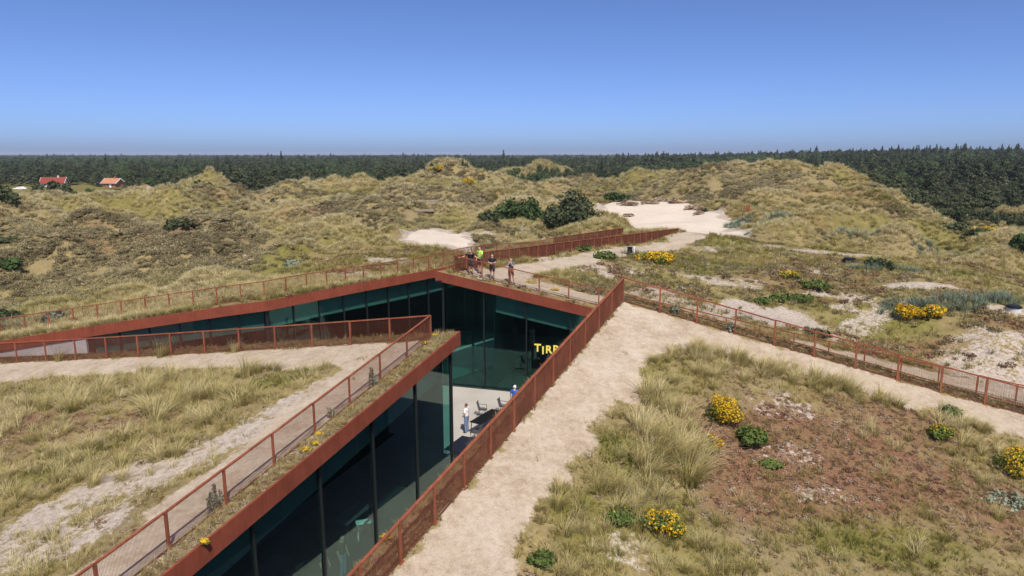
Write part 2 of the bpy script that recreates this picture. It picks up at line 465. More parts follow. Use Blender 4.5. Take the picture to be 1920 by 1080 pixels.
def paving():
    m, n, l, b = mat('courtyard_paving')
    tc = n.new('ShaderNodeTexCoord')
    t = n.new('ShaderNodeTexNoise'); t.inputs['Scale'].default_value = 0.5; t.inputs['Detail'].default_value = 7
    r = n.new('ShaderNodeValToRGB'); r.color_ramp.elements[0].position = .3; r.color_ramp.elements[1].position = .7
    r.color_ramp.elements[0].color = (0.36, 0.325, 0.28, 1); r.color_ramp.elements[1].color = (0.43, 0.395, 0.345, 1)
    l.new(tc.outputs['Object'], t.inputs['Vector']); l.new(t.outputs['Fac'], r.inputs[0]); l.new(r.outputs[0], b.inputs['Base Color'])
    b.inputs['Roughness'].default_value = 0.9
    return m
M['paving'] = paving()

def ground_mat(name, path=False):
    """sand, dry grass, moss and green turf, mixed by the cover attributes and broken up by noise"""
    m, n, l, b = mat(name)
    N = n.new
    geo = N('ShaderNodeNewGeometry')
    def noise(scale, detail=6, rough=0.6, stretch=None):
        t = N('ShaderNodeTexNoise'); t.inputs['Scale'].default_value = scale; t.inputs['Detail'].default_value = detail; t.inputs['Roughness'].default_value = rough
        l.new(geo.outputs['Position'], t.inputs['Vector']); return t.outputs['Fac']
    def ramp(f, st):
        r = N('ShaderNodeValToRGB'); cr = r.color_ramp
        while len(cr.elements) < len(st): cr.elements.new(0.5)
        for e, (p, c) in zip(cr.elements, st): e.position = p; e.color = tuple(c) + (1,)
        l.new(f, r.inputs[0]); return r.outputs[0]
    def mix(f, a, c):
        x = N('ShaderNodeMix'); x.data_type = 'RGBA'; l.new(f, x.inputs[0]); l.new(a, x.inputs[6]); l.new(c, x.inputs[7]); return x.outputs[2]
    def math_(op, a, c=None, k=None, k2=None):
        x = N('ShaderNodeMath'); x.operation = op
        l.new(a, x.inputs[0])
        if c is not None: l.new(c, x.inputs[1])
        elif k is not None: x.inputs[1].default_value = k
        if k2 is not None: x.inputs[2].default_value = k2
        return x.outputs[0]
    att = N('ShaderNodeAttribute'); att.attribute_name = 'cover'
    sep = N('ShaderNodeSeparateColor'); l.new(att.outputs['Color'], sep.inputs[0])
    sand_a, green_a, red_a = sep.outputs[0], sep.outputs[1], sep.outputs[2]
    att2 = N('ShaderNodeAttribute'); att2.attribute_name = 'trail'
    n1 = noise(0.9, 8, 0.65); n2 = noise(5.0, 6, 0.7); n3 = noise(22.0, 4, 0.7); n4 = noise(0.16, 4)
    def sharpen(a, w=0.32):
        # mask + noise, thresholded softly: ragged borders
        s = math_('ADD', math_('MULTIPLY', math_('ADD', n1, n2), k=0.55), math_('MULTIPLY', n3, k=0.25))
        s = math_('SUBTRACT', s, k=0.675)
        s = math_('ADD', a, math_('MULTIPLY', s, k=3.0))
        mr = N('ShaderNodeMapRange'); mr.interpolation_type = 'SMOOTHSTEP'
        mr.inputs[1].default_value = 0.5 - w / 2; mr.inputs[2].default_value = 0.5 + w / 2
        l.new(s, mr.inputs[0]); return mr.outputs[0]
    dry = ramp(n2, [(0.25, (0.14, 0.105, 0.042)), (0.42, (0.235, 0.18, 0.075)), (0.58, (0.30, 0.235, 0.105)), (0.75, (0.37, 0.30, 0.155))])
    dry2 = ramp(n2, [(0.25, (0.12, 0.094, 0.05)), (0.5, (0.21, 0.168, 0.09)), (0.72, (0.30, 0.25, 0.15))])
    base = mix(sharpen(n4, 0.6), dry, dry2)
    green = ramp(n2, [(0.28, (0.085, 0.082, 0.020)), (0.5, (0.16, 0.148, 0.038)), (0.72, (0.24, 0.215, 0.072))])
    red = ramp(n3, [(0.30, (0.07, 0.026, 0.016)), (0.43, (0.135, 0.056, 0.031)), (0.55, (0.205, 0.110, 0.061)), (0.70, (0.34, 0.25, 0.17))])
    dsand = ramp(math_('ADD', math_('MULTIPLY', n2, k=0.6), math_('MULTIPLY', n3, k=0.4)), [(0.32, (0.17, 0.13, 0.095)), (0.45, (0.33, 0.275, 0.22)), (0.56, (0.45, 0.385, 0.32)), (0.7, (0.54, 0.475, 0.41))])
    wsand = ramp(n1, [(0.3, (0.53, 0.45, 0.36)), (0.7, (0.60, 0.52, 0.425))])
    mw = N('ShaderNodeMapRange'); mw.inputs[1].default_value = 0.95; mw.inputs[2].default_value = 1.1; l.new(sand_a, mw.inputs[0])
    sand = mix(mw.outputs[0], dsand, wsand)
    c = mix(sharpen(green_a, 0.5), base, green)
    c = mix(sharpen(red_a, 1.1), c, red)
    c = mix(sharpen(sand_a, 0.3), c, sand)
    ptn = ramp(math_('ADD', math_('MULTIPLY', n1, k=0.35), math_('MULTIPLY', math_('ADD', n2, n3), k=0.33)), [(0.37, (0.235, 0.175, 0.118)), (0.445, (0.345, 0.27, 0.192)), (0.52, (0.42, 0.343, 0.257)), (0.62, (0.50, 0.43, 0.342))])
    mr = N('ShaderNodeMapRange'); mr.interpolation_type = 'SMOOTHSTEP'; mr.inputs[1].default_value = 0.38; mr.inputs[2].default_value = 0.62
    l.new(math_('ADD', att2.outputs['Fac'], math_('MULTIPLY', math_('SUBTRACT', math_('ADD', n2, n3), k=1.0), k=0.9)), mr.inputs[0])
    c = mix(mr.outputs[0], c, ptn)
    l.new(c, b.inputs['Base Color'])
    b.inputs['Roughness'].default_value = 0.95; b.inputs['Specular IOR Level'].default_value = 0.1
    bp = N('ShaderNodeBump'); bp.inputs['Strength'].default_value = 0.6; bp.inputs['Distance'].default_value = 0.06
    vo = N('ShaderNodeTexVoronoi'); vo.feature = 'SMOOTH_F1'; vo.inputs['Scale'].default_value = 2.6; vo.inputs['Randomness'].default_value = 1.0
    l.new(geo.outputs['Position'], vo.inputs['Vector'])
    foot = math_('MULTIPLY', math_('MULTIPLY', vo.outputs['Distance'], att2.outputs['Fac']), k=1.6)
    hh = math_('ADD', math_('ADD', n2, math_('MULTIPLY', n3, k=0.5)), foot)
    l.new(hh, bp.inputs['Height']); l.new(bp.outputs[0], b.inputs['Normal'])
    return m
M['ground'] = ground_mat('dune_ground')

# ------------------------------------------------------------------ object helpers
def link(o, parent=None):
    COL.objects.link(o)
    if parent is not None: o.parent = parent
    return o
def tag(o, label=None, cat=None, group=None, kind=None):
    if label: o['label'] = label
    if cat: o['category'] = cat
    if group: o['group'] = group
    if kind: o['kind'] = kind
    return o
def empty(name, loc, rz=0.0):
    o = bpy.data.objects.new(name, None); o.empty_display_size = 0.3
    COL.objects.link(o); o.location = tuple(float(v) for v in loc); o.rotation_euler = (0, 0, rz)
    return o
def mesh_obj(name, verts, faces, material, parent=None, smooth_=False):
    me = bpy.data.meshes.new(name)
    me.from_pydata([tuple(map(float, v)) for v in verts], [], faces)
    if isinstance(material, (list, tuple)):
        for q in material: me.materials.append(q)
    elif material: me.materials.append(material)
    if smooth_: me.shade_smooth()
    o = bpy.data.objects.new(name, me)
    return link(o, parent)
class MB:
    """collects simple solids into one mesh"""
    def __init__(s): s.v = []; s.f = []; s.mi = []
    def hexa(s, p, mi=0):
        k = len(s.v); s.v += [tuple(map(float, q)) for q in p]
        for f in ((0, 3, 2, 1), (4, 5, 6, 7), (0, 1, 5, 4), (1, 2, 6, 5), (2, 3, 7, 6), (3, 0, 4, 7)):
            s.f.append(tuple(k + i for i in f)); s.mi.append(mi)
    def box(s, c, d, rz=0.0, mi=0):
        cx, cy, cz = c; a, b, h = d[0] / 2, d[1] / 2, d[2] / 2
        co, si = math.cos(rz), math.sin(rz)
        P = []
        for z in (-h, h):
            for x, y in ((-a, -b), (a, -b), (a, b), (-a, b)):
                P.append((cx + x * co - y * si, cy + x * si + y * co, cz + z))
        s.hexa(P, mi)
    def bar(s, p, q, w, t, up=(0, 0, 1), mi=0):
        p = Vector(p); q = Vector(q); d = (q - p).normalized(); u = Vector(up)
        sd = d.cross(u)
        if sd.length < 1e-4: sd = d.cross(Vector((1, 0, 0)))
        sd.normalize(); u = sd.cross(d).normalized()
        P = []
        for e in (p, q):
            for a, b in ((-1, -1), (1, -1), (1, 1), (-1, 1)):
                P.append(e + sd * (a * w / 2) + u * (b * t / 2))
        s.hexa([P[0], P[1], P[2], P[3], P[4], P[5], P[6], P[7]], mi)
    def tube(s, pts, rad, n=6, cap=True, mi=0):
        k0 = len(s.v); pts = [Vector(p) for p in pts]
        if not isinstance(rad, (list, tuple)): rad = [rad] * len(pts)
        for i, p in enumerate(pts):
            d = (pts[min(i + 1, len(pts) - 1)] - pts[max(i - 1, 0)]).normalized()
            a = d.cross(Vector((0, 0, 1)))
            if a.length < 1e-3: a = Vector((1, 0, 0))
            a.normalize(); b = d.cross(a)
            for j in range(n):
                t = 2 * math.pi * j / n
                s.v.append(tuple(p + (a * math.cos(t) + b * math.sin(t)) * rad[i]))
        for i in range(len(pts) - 1):
            for j in range(n):
                s.f.append((k0 + i * n + j, k0 + i * n + (j + 1) % n, k0 + (i + 1) * n + (j + 1) % n, k0 + (i + 1) * n + j)); s.mi.append(mi)
        if cap:
            s.f.append(tuple(k0 + j for j in reversed(range(n)))); s.mi.append(mi)
            s.f.append(tuple(k0 + (len(pts) - 1) * n + j for j in range(n))); s.mi.append(mi)
    def quad(s, a, b, c, d, mi=0):
        k = len(s.v); s.v += [tuple(a), tuple(b), tuple(c), tuple(d)]; s.f.append((k, k + 1, k + 2, k + 3)); s.mi.append(mi)
    def build(s, name, material, parent=None, smooth_=False):
        o = mesh_obj(name, s.v, s.f, material, parent, smooth_)
        if isinstance(material, (list, tuple)):
            o.data.polygons.foreach_set('material_index', s.mi)
        return o
def copy_tree(o, parent=None):
    c = o.copy(); link(c, parent)
    for ch in o.children:
        if ch is c: continue
        copy_tree(ch, c)
    return c
def world_on_parent(o, par):
    # keep mesh coordinates in world space although the parent empty sits elsewhere
    o.matrix_parent_inverse = Matrix.Translation(-Vector(par.location))

# ------------------------------------------------------------------ ground sheet with the sunken lanes cut out
def resample(poly, step):
    o = []
    for a, b in zip(poly, poly[1:] + poly[:1]):
        n = max(1, int(np.hypot(*(b - a)) / step))
        for i in range(n): o.append(a + (b - a) * i / n)
    return o
BND = resample(HOLE, 0.8)
def cover(x, y):
    """sand, green, red amounts"""
    n1 = fbm(x / 4, y / 4, 51, 3); n2 = fbm(x / 2, y / 2, 57, 3)
    wb = wsplit(x, y); A = inA(x, y); D = inD(x, y)
    sand = np.zeros(x.shape); green = np.zeros(x.shape); red = np.zeros(x.shape)
    for (cx, cy, rx, ry, rot, ty, s) in PATCH:
        m = (1 - smooth(0.55, 1.25, ell(x, y, cx, cy, rx, ry, rot) + (n2 - 0.5) * 0.7)) * s
        if ty == 's': sand = np.maximum(sand, m)
        elif ty == 'g': green = np.maximum(green, m)
        else: red = np.maximum(red, m)
    sand = np.maximum(sand, blow(x, y) * 1.2)
    outer = wb * (1 - plateau(x, y))
    green = np.maximum(green, outer * smooth(0.50, 0.66, fbm(x / 17, y / 17, 63, 3)) * 0.62)
    red = np.maximum(red, outer * smooth(0.52, 0.7, fbm(x / 14, y / 14, 67, 3)) * 0.42)
    pl = plateau(x, y) * wb
    green = np.maximum(green, pl * (0.28 + 0.75 * (fbm(x / 5, y / 3, 71, 3) - 0.3)))
    red = np.maximum(red, pl * smooth(0.5, 0.66, fbm(x / 6, y / 3, 73, 3)) * 0.5)
    sand = np.maximum(sand, pl * smooth(0.56, 0.72, fbm(x / 5, y / 2.5, 79, 3)) * 0.62)
    # meadow and dark floor of the woods
    mead = (1 - smooth(0.8, 1.1, ell(x, y, -175, 258, 85, 30))) 
    green = np.maximum(green, mead * 1.1)
    far = np.maximum(smooth(190, 235, y), smooth(95, 125, x))
    wood = far * (1 - mead)
    for cx, cy, sx, sy, hh in FARD: wood = wood * smooth(0.7, 1.2, ell(x, y, cx, cy, sx, sy))
    return sand, green, red, wood
def P_(px, py, pl): return onplane(px, py, pl)[:2]
PATCH = []
def patch(px, py, pl, rx, ry, rot, ty, s):
    p = P_(px, py, pl) if not isinstance(pl, (int, float)) else atY(px, py, pl)[:2]
    PATCH.append((p[0], p[1], rx, ry, rot, ty, s))
# left roof field
patch(500, 790, PLA, 4.6, 0.95, 1.0, 's', 0.80); patch(330, 880, PLA, 2.6, 1.0, 0.9, 's', 0.72); patch(120, 960, PLA, 3.0, 1.2, 0.8, 's', 0.74); patch(60, 1040, PLA, 2.4, 1.4, 0.6, 's', 0.6)
patch(520, 715, PLA, 2.2, 1.1, 0.6, 'g', 0.75); patch(200, 840, PLA, 1.6, 0.8, 0.3, 'g', 0.6); patch(60, 910, PLA, 1.5, 0.8, 0.3, 'g', 0.7); patch(330, 1010, PLA, 1.6, 0.6, 1.0, 'g', 0.5)
patch(60, 810, PLA, 3.0, 1.6, 0.0, 'r', 0.55); patch(250, 790, PLA, 2.5, 1.0, 0.3, 'r', 0.45)
# right roof field
patch(1480, 860, PLD, 4.2, 3.0, 0.1, 'r', 0.86); patch(1620, 880, PLD, 3.8, 2.6, 0.0, 'r', 0.84); patch(1800, 930, PLD, 3.0, 2.6, 0.0, 'r', 0.7); patch(1400, 930, PLD, 2.0, 1.6, 0.2, 'r', 0.7); patch(1700, 800, PLD, 3.4, 1.5, -.2, 'r', 0.6)
patch(1490, 850, PLD, 1.8, 0.8, 0.4, 's', 0.40); patch(1460, 760, PLD, 1.5, 0.9, 0.2, 's', 0.40); patch(1300, 640, PLD, 1.4, 1.0, 0.2, 's', 0.55); patch(1170, 1040, PLD, 0.8, 0.7, 0.2, 's', 0.55); patch(1540, 935, PLD, 1.4, 0.6, 0.1, 's', 0.45)
patch(1200, 900, PLD, 1.6, 3.0, 0.3, 'g', 0.62); patch(1100, 1000, PLD, 1.2, 2.0, 0.3, 'g', 0.7); patch(1650, 1030, PLD, 3.6, 1.3, 0.0, 'g', 0.62); patch(1300, 1050, PLD, 2.4, 0.8, 0.0, 'g', 0.55); patch(1250, 700, PLD, 2.2, 1.8, 0.2, 'g', 0.5); patch(1860, 860, PLD, 2, 1.2, 0, 'g', 0.5)
# heath behind the right lane
patch(1440, 570, 46, 4.2, 2.2, -0.2, 's', 0.95); patch(1100, 505, 52, 5, 1.6, 0.0, 's', 0.55); patch(1540, 470, 67, 8, 1.0, -0.12, 's', 0.8); patch(1720, 540, 50.5, 3, 0.9, -0.2, 's', 0.8); patch(1860, 650, 40, 3.2, 3.4, 0, 's', 0.62); patch(1700, 495, 60.5, 6, 0.9, -0.3, 's', 0.6); patch(1900, 550, 53, 2, 0.8, -.5, 's', 0.6); patch(1350, 520, 53, 5, 1.6, 0, 's', 0.52)
patch(1270, 500, 57, 6, 2.4, 0, 'g', 0.62); patch(1640, 585, 45.5, 4.0, 2.0, 0, 'g', 0.85); patch(1560, 545, 49, 4, 2, 0, 'g', 0.6); patch(1880, 510, 60, 5, 4, 0, 'g', 0.7); patch(1330, 465, 68, 7, 3, 0, 'g', 0.7); patch(1500, 452, 76, 8, 2, 0, 'g', 0.7); patch(1800, 530, 55, 7, 2.6, -0.2, 'g', 0.66)
patch(1620, 620, 43, 5.0, 0.9, -0.2, 'r', 0.85); patch(1880, 600, 44, 3, 2, 0, 'r', 0.55); patch(1500, 520, 54, 6, 1.2, -0.1, 'r', 0.45)
# green hollow behind the left lane, worn tracks
patch(520, 490, 59, 3.0, 9.0, 0.1, 'g', 0.8); patch(690, 485, 59, 9, 4, 0.35, 'g', 0.66); patch(900, 460, 68, 8, 3, 0.2, 'g', 0.6); patch(820, 420, 88, 6, 8, 0, 'g', 0.55)
patch(470, 478, 61, 1.2, 1.2, 0, 's', 0.7); patch(650, 518, 52.5, 2.2, 0.8, 0.5, 's', 0.8); patch(500, 440, 78, 0.8, 4.5, -0.5, 's', 0.75); patch(265, 376, 117, 7.5, 0.8, 0.25, 's', 0.95); patch(278, 352, 164, 0.9, 6.5, 0.5, 's', 0.95);
patch(170, 480, 64, 5, 5, 0, 'r', 0.5); patch(330, 460, 66, 4, 5, 0, 'r', 0.55); patch(90, 560, 48, 5, 3, 0, 'r', 0.45)

def build_ground():
    pts = list(BND); nb = len(BND)
    xs = np.arange(-34, 40.1, 0.42); ys = np.arange(3, 60, 0.42)
    X, Y = np.meshgrid(xs, ys); near = np.c_[X.ravel(), Y.ravel()]
    vis = np.abs(near[:, 0]) < near[:, 1] * 0.78 + 6
    near = near[vis]
    near += RNG.uniform(-.12, .12, near.shape)
    xs = np.arange(-130, 150, 1.55); ys = np.arange(-12, 236, 1.55)
    X, Y = np.meshgrid(xs, ys); mid = np.c_[X.ravel(), Y.ravel()]
    ok = ~((mid[:, 0] > -34.2) & (mid[:, 0] < 40.2) & (mid[:, 1] > 2.8) & (mid[:, 1] < 60.1) & (np.abs(mid[:, 0]) < mid[:, 1] * 0.78 + 6))
    ok &= np.abs(mid[:, 0]) < np.maximum(mid[:, 1], 20) * 0.82 + 20
    mid = mid[ok] + RNG.uniform(-.4, .4, (ok.sum(), 2))
    far = []
    for r in (150, 185, 220, 260, 300, 360, 450, 700, 1200, 2500, 5200):
        for a in np.arange(0, 360, 3 if r < 500 else 6):
            p = (r * math.cos(R(a)), r * math.sin(R(a)) + (0 if r > 400 else 60))
            if not (-132 < p[0] < 152 and -14 < p[1] < 238): far.append(p)
    X, Y = np.meshgrid(np.arange(-260, 270, 9.0), np.arange(240, 400, 6.0)); far += list(map(tuple, np.c_[X.ravel(), Y.ravel()]))
    P = np.vstack([near, mid, np.array(far)])
    e = edgeness(P[:, 0], P[:, 1]); inn = inpoly(P[:, 0], P[:, 1], HOLE)
    P = P[(~inn) & (e > 0.16)]
    allp = [Vector(p) for p in pts] + [Vector(p) for p in P]
    edges = [(i, (i + 1) % nb) for i in range(nb)]
    v, ed, fc, *_ = delaunay_2d_cdt(allp, edges, [], 0, 1e-5)
    V = np.array([(p.x, p.y) for p in v])
    F = np.array([f for f in fc if len(f) == 3])
    c = V[F].mean(1)
    F = F[~inpoly(c[:, 0], c[:, 1], HOLE)]
    z = H(V[:, 0], V[:, 1])
    return V, F, z
GV, GF, GZ = build_ground()
def attach_cover(me, V):
    s, g, r, w = cover(V[:, 0], V[:, 1])
    col = np.zeros((len(V), 4), np.float32); col[:, 0] = s; col[:, 1] = np.maximum(g, w * 0.75); col[:, 2] = np.maximum(r * (1 - w), 0); col[:, 3] = 1
    a = me.color_attributes.new('cover', 'FLOAT_COLOR', 'POINT'); a.data.foreach_set('color', col.ravel())
    t = me.attributes.new('trail', 'FLOAT', 'POINT'); t.data.foreach_set('value', pathmask(V[:, 0], V[:, 1]).astype(np.float32))
def sheet(name, V, F, z, material):
    used = np.unique(F); mp = -np.ones(len(V), int); mp[used] = np.arange(len(used))
    v3 = np.c_[V[used], z[used]]; f = mp[F]
    me = bpy.data.meshes.new(name)
    me.vertices.add(len(v3)); me.vertices.foreach_set('co', v3.astype(np.float32).ravel())
    me.loops.add(f.size); me.loops.foreach_set('vertex_index', f.astype(np.int32).ravel())
    me.polygons.add(len(f)); me.polygons.foreach_set('loop_start', np.arange(0, f.size, 3, dtype=np.int32))
    me.update(calc_edges=True); me.validate()
    me.materials.append(material); me.shade_smooth()
    attach_cover(me, V[used])
    o = link(bpy.data.objects.new(name, me)); tag(o, kind='structure')
    return o
cen = GV[GF].mean(1)
pm = pathmask(cen[:, 0], cen[:, 1]) > 0.55
blw = (blow(cen[:, 0], cen[:, 1]) > 0.5) & ~pm
sheet('dune_ground', GV, GF[~pm & ~blw], GZ, M['ground'])
sheet('sand_path', GV, GF[pm], GZ, M['ground'])
sheet('bare_sand', GV, GF[blw], GZ, M['ground'])

# ------------------------------------------------------------------ courtyard floor and lanes
def floor_z(x, y):
    # rises along the back lane up to the dune
    s = (x - tC[0]) * dC1[0] + (y - tC[1]) * dC1[1]
    q = (x - tC[0]) * nC1[0] + (y - tC[1]) * nC1[1]
    back = smooth(12, 34.5, s) * (q > 0) * (s > 10)
    lf = smooth(-18, -36, x) * (y > 32)
    return back * 5.9 + lf * 0.9
def build_floor():
    hp = [Vector(p) for p in BND]; n = len(hp)
    X, Y = np.meshgrid(np.arange(-44, 46, 1.1), np.arange(-7, 80, 1.1)); g = np.c_[X.ravel() + 0.03, Y.ravel() + 0.02]
    g = g[inpoly(g[:, 0], g[:, 1], HOLE) & (edgeness(g[:, 0], g[:, 1]) > 0.2)]
    v, e, f, *_ = delaunay_2d_cdt(hp + [Vector(p) for p in g], [(i, (i + 1) % n) for i in range(n)], [], 1, 1e-5)
    V = np.array([(p.x, p.y) for p in v]); F = [t for t in f]
    c = np.array([V[list(t)].mean(0) for t in F]); ok = inpoly(c[:, 0], c[:, 1], HOLE)
    z = floor_z(V[:, 0], V[:, 1])
    o = mesh_obj('courtyard_floor', np.c_[V, z], [t for t, k in zip(F, ok) if k], M['paving'])
    tag(o, kind='structure')
build_floor()

# ------------------------------------------------------------------ the museum blocks: steel roof edge over glass or concrete
FASC = 0.60
def facade(par, p0, p1, n_out, zones, panel=7.5, beam=True, depth=5.0, room=True, trim=(0, 0)):
    """p0->p1 roof edge in plan; n_out points into the lane; zones = [(s0, s1, 'glass'|'concrete', bay)] in metres from p0"""
    p0 = np.array(p0[:2]); p1 = np.array(p1[:2]); d = unit(p1 - p0); L = np.hypot(*(p1 - p0)); n = np.array(n_out)
    def pt(s, off, z): q = p0 + d * s + n * off; return (q[0], q[1], z)
    def zt(s): q = p0 + d * s; return float(hbase(q[0], q[1]))
    k = max(1, round(L / panel))
    for i in range(k):
        a = L * i / k + (0.006 if i else -0.02); b = L * (i + 1) / k - (0.006 if i < k - 1 else -0.02)
        m = MB(); ns = 4
        for j in range(ns):
            s0 = a + (b - a) * j / ns; s1 = a + (b - a) * (j + 1) / ns
            z0 = zt(max(0, min(L, s0))); z1 = zt(max(0, min(L, s1)))
            m.hexa([pt(s0, -0.02, z0 - FASC), pt(s1, -0.02, z1 - FASC), pt(s1, 0.05, z1 - FASC), pt(s0, 0.05, z0 - FASC),
                    pt(s0, -0.02, z0 + 0.035), pt(s1, -0.02, z1 + 0.035), pt(s1, 0.05, z1 + 0.035), pt(s0, 0.05, z0 + 0.035)])
        o = m.build('fascia_panel', M['corten'], par); world_on_parent(o, par)
    # soffit
    m = MB()
    ks = max(2, int(L / 4))
    for i in range(ks):
        s0 = L * i / ks; s1 = L * (i + 1) / ks
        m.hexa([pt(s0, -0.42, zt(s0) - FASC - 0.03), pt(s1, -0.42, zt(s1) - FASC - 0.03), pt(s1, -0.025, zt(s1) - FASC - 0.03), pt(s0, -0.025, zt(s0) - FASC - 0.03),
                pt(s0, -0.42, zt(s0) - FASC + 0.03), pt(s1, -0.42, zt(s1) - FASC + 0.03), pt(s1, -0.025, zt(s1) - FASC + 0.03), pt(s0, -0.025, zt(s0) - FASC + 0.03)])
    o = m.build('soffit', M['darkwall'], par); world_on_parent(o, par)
    for (s0, s1, kind, bay) in zones:
        if kind == 'concrete':
            m = MB(); kk = max(1, int((s1 - s0) / 3))
            for i in range(kk):
                a = s0 + (s1 - s0) * i / kk; b = s0 + (s1 - s0) * (i + 1) / kk
                za = min(0.0, 0) - 0.1
                m.hexa([pt(a, -0.30, za), pt(b, -0.30, za), pt(b, -0.06, za), pt(a, -0.06, za),
                        pt(a, -0.30, zt(a) - FASC + 0.02), pt(b, -0.30, zt(b) - FASC + 0.02), pt(b, -0.06, zt(b) - FASC + 0.02), pt(a, -0.06, zt(a) - FASC + 0.02)])
            o = m.build('concrete_wall', M['concrete'], par); world_on_parent(o, par)
            continue
        kk = max(1, round((s1 - s0) / bay))
        for i in range(kk + 1):
            s = s0 + (s1 - s0) * i / kk
            m = MB(); m.hexa([pt(s - 0.035, -0.36, 0.0), pt(s + 0.035, -0.36, 0.0), pt(s + 0.035, -0.2, 0.0), pt(s - 0.035, -0.2, 0.0),
                              pt(s - 0.035, -0.36, zt(s) - FASC - 0.03), pt(s + 0.035, -0.36, zt(s) - FASC - 0.03), pt(s + 0.035, -0.2, zt(s) - FASC - 0.03), pt(s - 0.035, -0.2, zt(s) - FASC - 0.03)])
            o = m.build('mullion', M['mullion'], par); world_on_parent(o, par)
            if i < kk:
                a = s + 0.037; b = s0 + (s1 - s0) * (i + 1) / kk - 0.037
                m = MB(); m.hexa([pt(a, -0.30, 0.02), pt(b, -0.30, 0.02), pt(b, -0.27, 0.02), pt(a, -0.27, 0.02),
                                  pt(a, -0.30, zt(a) - FASC - 0.035), pt(b, -0.30, zt(b) - FASC - 0.035), pt(b, -0.27, zt(b) - FASC - 0.035), pt(a, -0.27, zt(a) - FASC - 0.035)])
                o = m.build('glass_pane', M['glass'], par); world_on_parent(o, par)
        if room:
            # ceiling beam behind the glass, then ceiling, back wall and floor of the room
            a, b = s0 + 0.1 + trim[0], s1 - 0.1 - trim[1]
            ks = max(2, int((b - a) / 4))
            mb_ = MB(); mc = MB(); mw = MB(); mf = MB()
            for i in range(ks):
                u = a + (b - a) * i / ks; w = a + (b - a) * (i + 1) / ks
                tu, tw = zt(u) - FASC - 0.06, zt(w) - FASC - 0.06
                mb_.hexa([pt(u, -0.85, tu - 1.25), pt(w, -0.85, tw - 1.25), pt(w, -0.62, tw - 1.25), pt(u, -0.62, tu - 1.25),
                          pt(u, -0.85, tu), pt(w, -0.85, tw), pt(w, -0.62, tw), pt(u, -0.62, tu)])
                mc.hexa([pt(u, -depth, tu - 0.5), pt(w, -depth, tw - 0.5), pt(w, -0.87, tw - 0.5), pt(u, -0.87, tu - 0.5),
                         pt(u, -depth, tu - 0.4), pt(w, -depth, tw - 0.4), pt(w, -0.87, tw - 0.4), pt(u, -0.87, tu - 0.4)])
                mw.hexa([pt(u, -depth - 0.1, 0.0), pt(w, -depth - 0.1, 0), pt(w, -depth, 0), pt(u, -depth, 0), pt(u, -depth - 0.1, tu), pt(w, -depth - 0.1, tw), pt(w, -depth, tw), pt(u, -depth, tu)])
            mf.hexa([pt(s0, -depth, -0.1), pt(s1, -depth, -0.1), pt(s1, 0, -0.1), pt(s0, 0, -0.1), pt(s0, -depth, -0.012), pt(s1, -depth, -0.012), pt(s1, -0.01, -0.012), pt(s0, -0.01, -0.012)])
            for e in (a, b):
                mw.hexa([pt(e - 0.04, -depth, 0.0), pt(e + 0.04, -depth, 0), pt(e + 0.04, -0.38, 0), pt(e - 0.04, -0.38, 0), pt(e - 0.04, -depth, zt(e) - FASC - .1), pt(e + 0.04, -depth, zt(e) - FASC - .1), pt(e + 0.04, -0.38, zt(e) - FASC - .1), pt(e - 0.04, -0.38, zt(e) - FASC - .1)])
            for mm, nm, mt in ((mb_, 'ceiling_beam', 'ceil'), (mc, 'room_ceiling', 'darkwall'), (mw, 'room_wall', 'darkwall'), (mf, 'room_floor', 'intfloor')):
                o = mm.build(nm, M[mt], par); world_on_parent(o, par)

def out_n(p0, p1, towards):
    d = unit(np.array(p1[:2]) - np.array(p0[:2])); n = left(d)
    return n if (np.array(towards) - np.array(p0[:2])) @ n > 0 else -n
CTR = np.array([0.0, 37.0])
bA = tag(empty('museum_block', (tA[0] - 4, tA[1] - 6, 0)), 'near left glass gallery block with rust red steel roof edge rising to a pointed tip', 'building')
LA1 = np.hypot(*(EA1 - tA))
facade(bA, tA, EA1, out_n(tA, EA1, tD), [(0.35, LA1 - 0.5, 'glass', 3.05)], panel=9.0, trim=(0.5, 0))
LA2 = np.hypot(*(EA2 - tA))
facade(bA, tA, EA2, out_n(tA, EA2, (-10, 40)), [(0.35, 20.0, 'glass', 2.9), (20.2, LA2, 'concrete', 3)], room=False)
bD = tag(empty('museum_block', (tD[0] + 4, tD[1] - 6, 0)), 'near right gallery block under the wide sandy walk, its steel edge hidden behind the fence', 'building')
LD1 = np.hypot(*(ED1 - tD)); LD2 = np.hypot(*(ED2 - tD))
facade(bD, tD, ED1, out_n(tD, ED1, tA), [(0.35, LD1 - 0.5, 'glass', 3.05)], room=False)
facade(bD, tD, ED2, out_n(tD, ED2, (20, 34)), [(0.35, 18, 'glass', 2.9), (18.2, LD2, 'concrete', 3)], room=False)
bC = tag(empty('museum_block', (tC[0] + 6, tC[1] + 4, 0)), 'far glass gallery block below the four onlookers, rust red steel edge falling to the right', 'building')
LC2 = np.hypot(*(EC2 - tC)); LC1 = np.hypot(*(EC1 - tC))
facade(bC, tC, EC2, out_n(tC, EC2, CTR), [(0.35, 20.3, 'glass', 2.85), (20.5, LC2, 'concrete', 3)], panel=10, trim=(3.4, 0))
facade(bC, tC, EC1, out_n(tC, EC1, tB), [(0.35, 12, 'glass', 2.9), (12.2, LC1, 'concrete', 3)], room=False)
bB = tag(empty('museum_block', (B_K[3][0], B_K[3][1] + 3, 0)), 'long back left gallery block with bent rust red steel roof edge and glass below', 'building')
LBL = np.hypot(*(EBL - B_K[3][:2])); LBR = np.hypot(*(tB - B_K[3][:2])); LB1 = np.hypot(*(EB1 - tB))
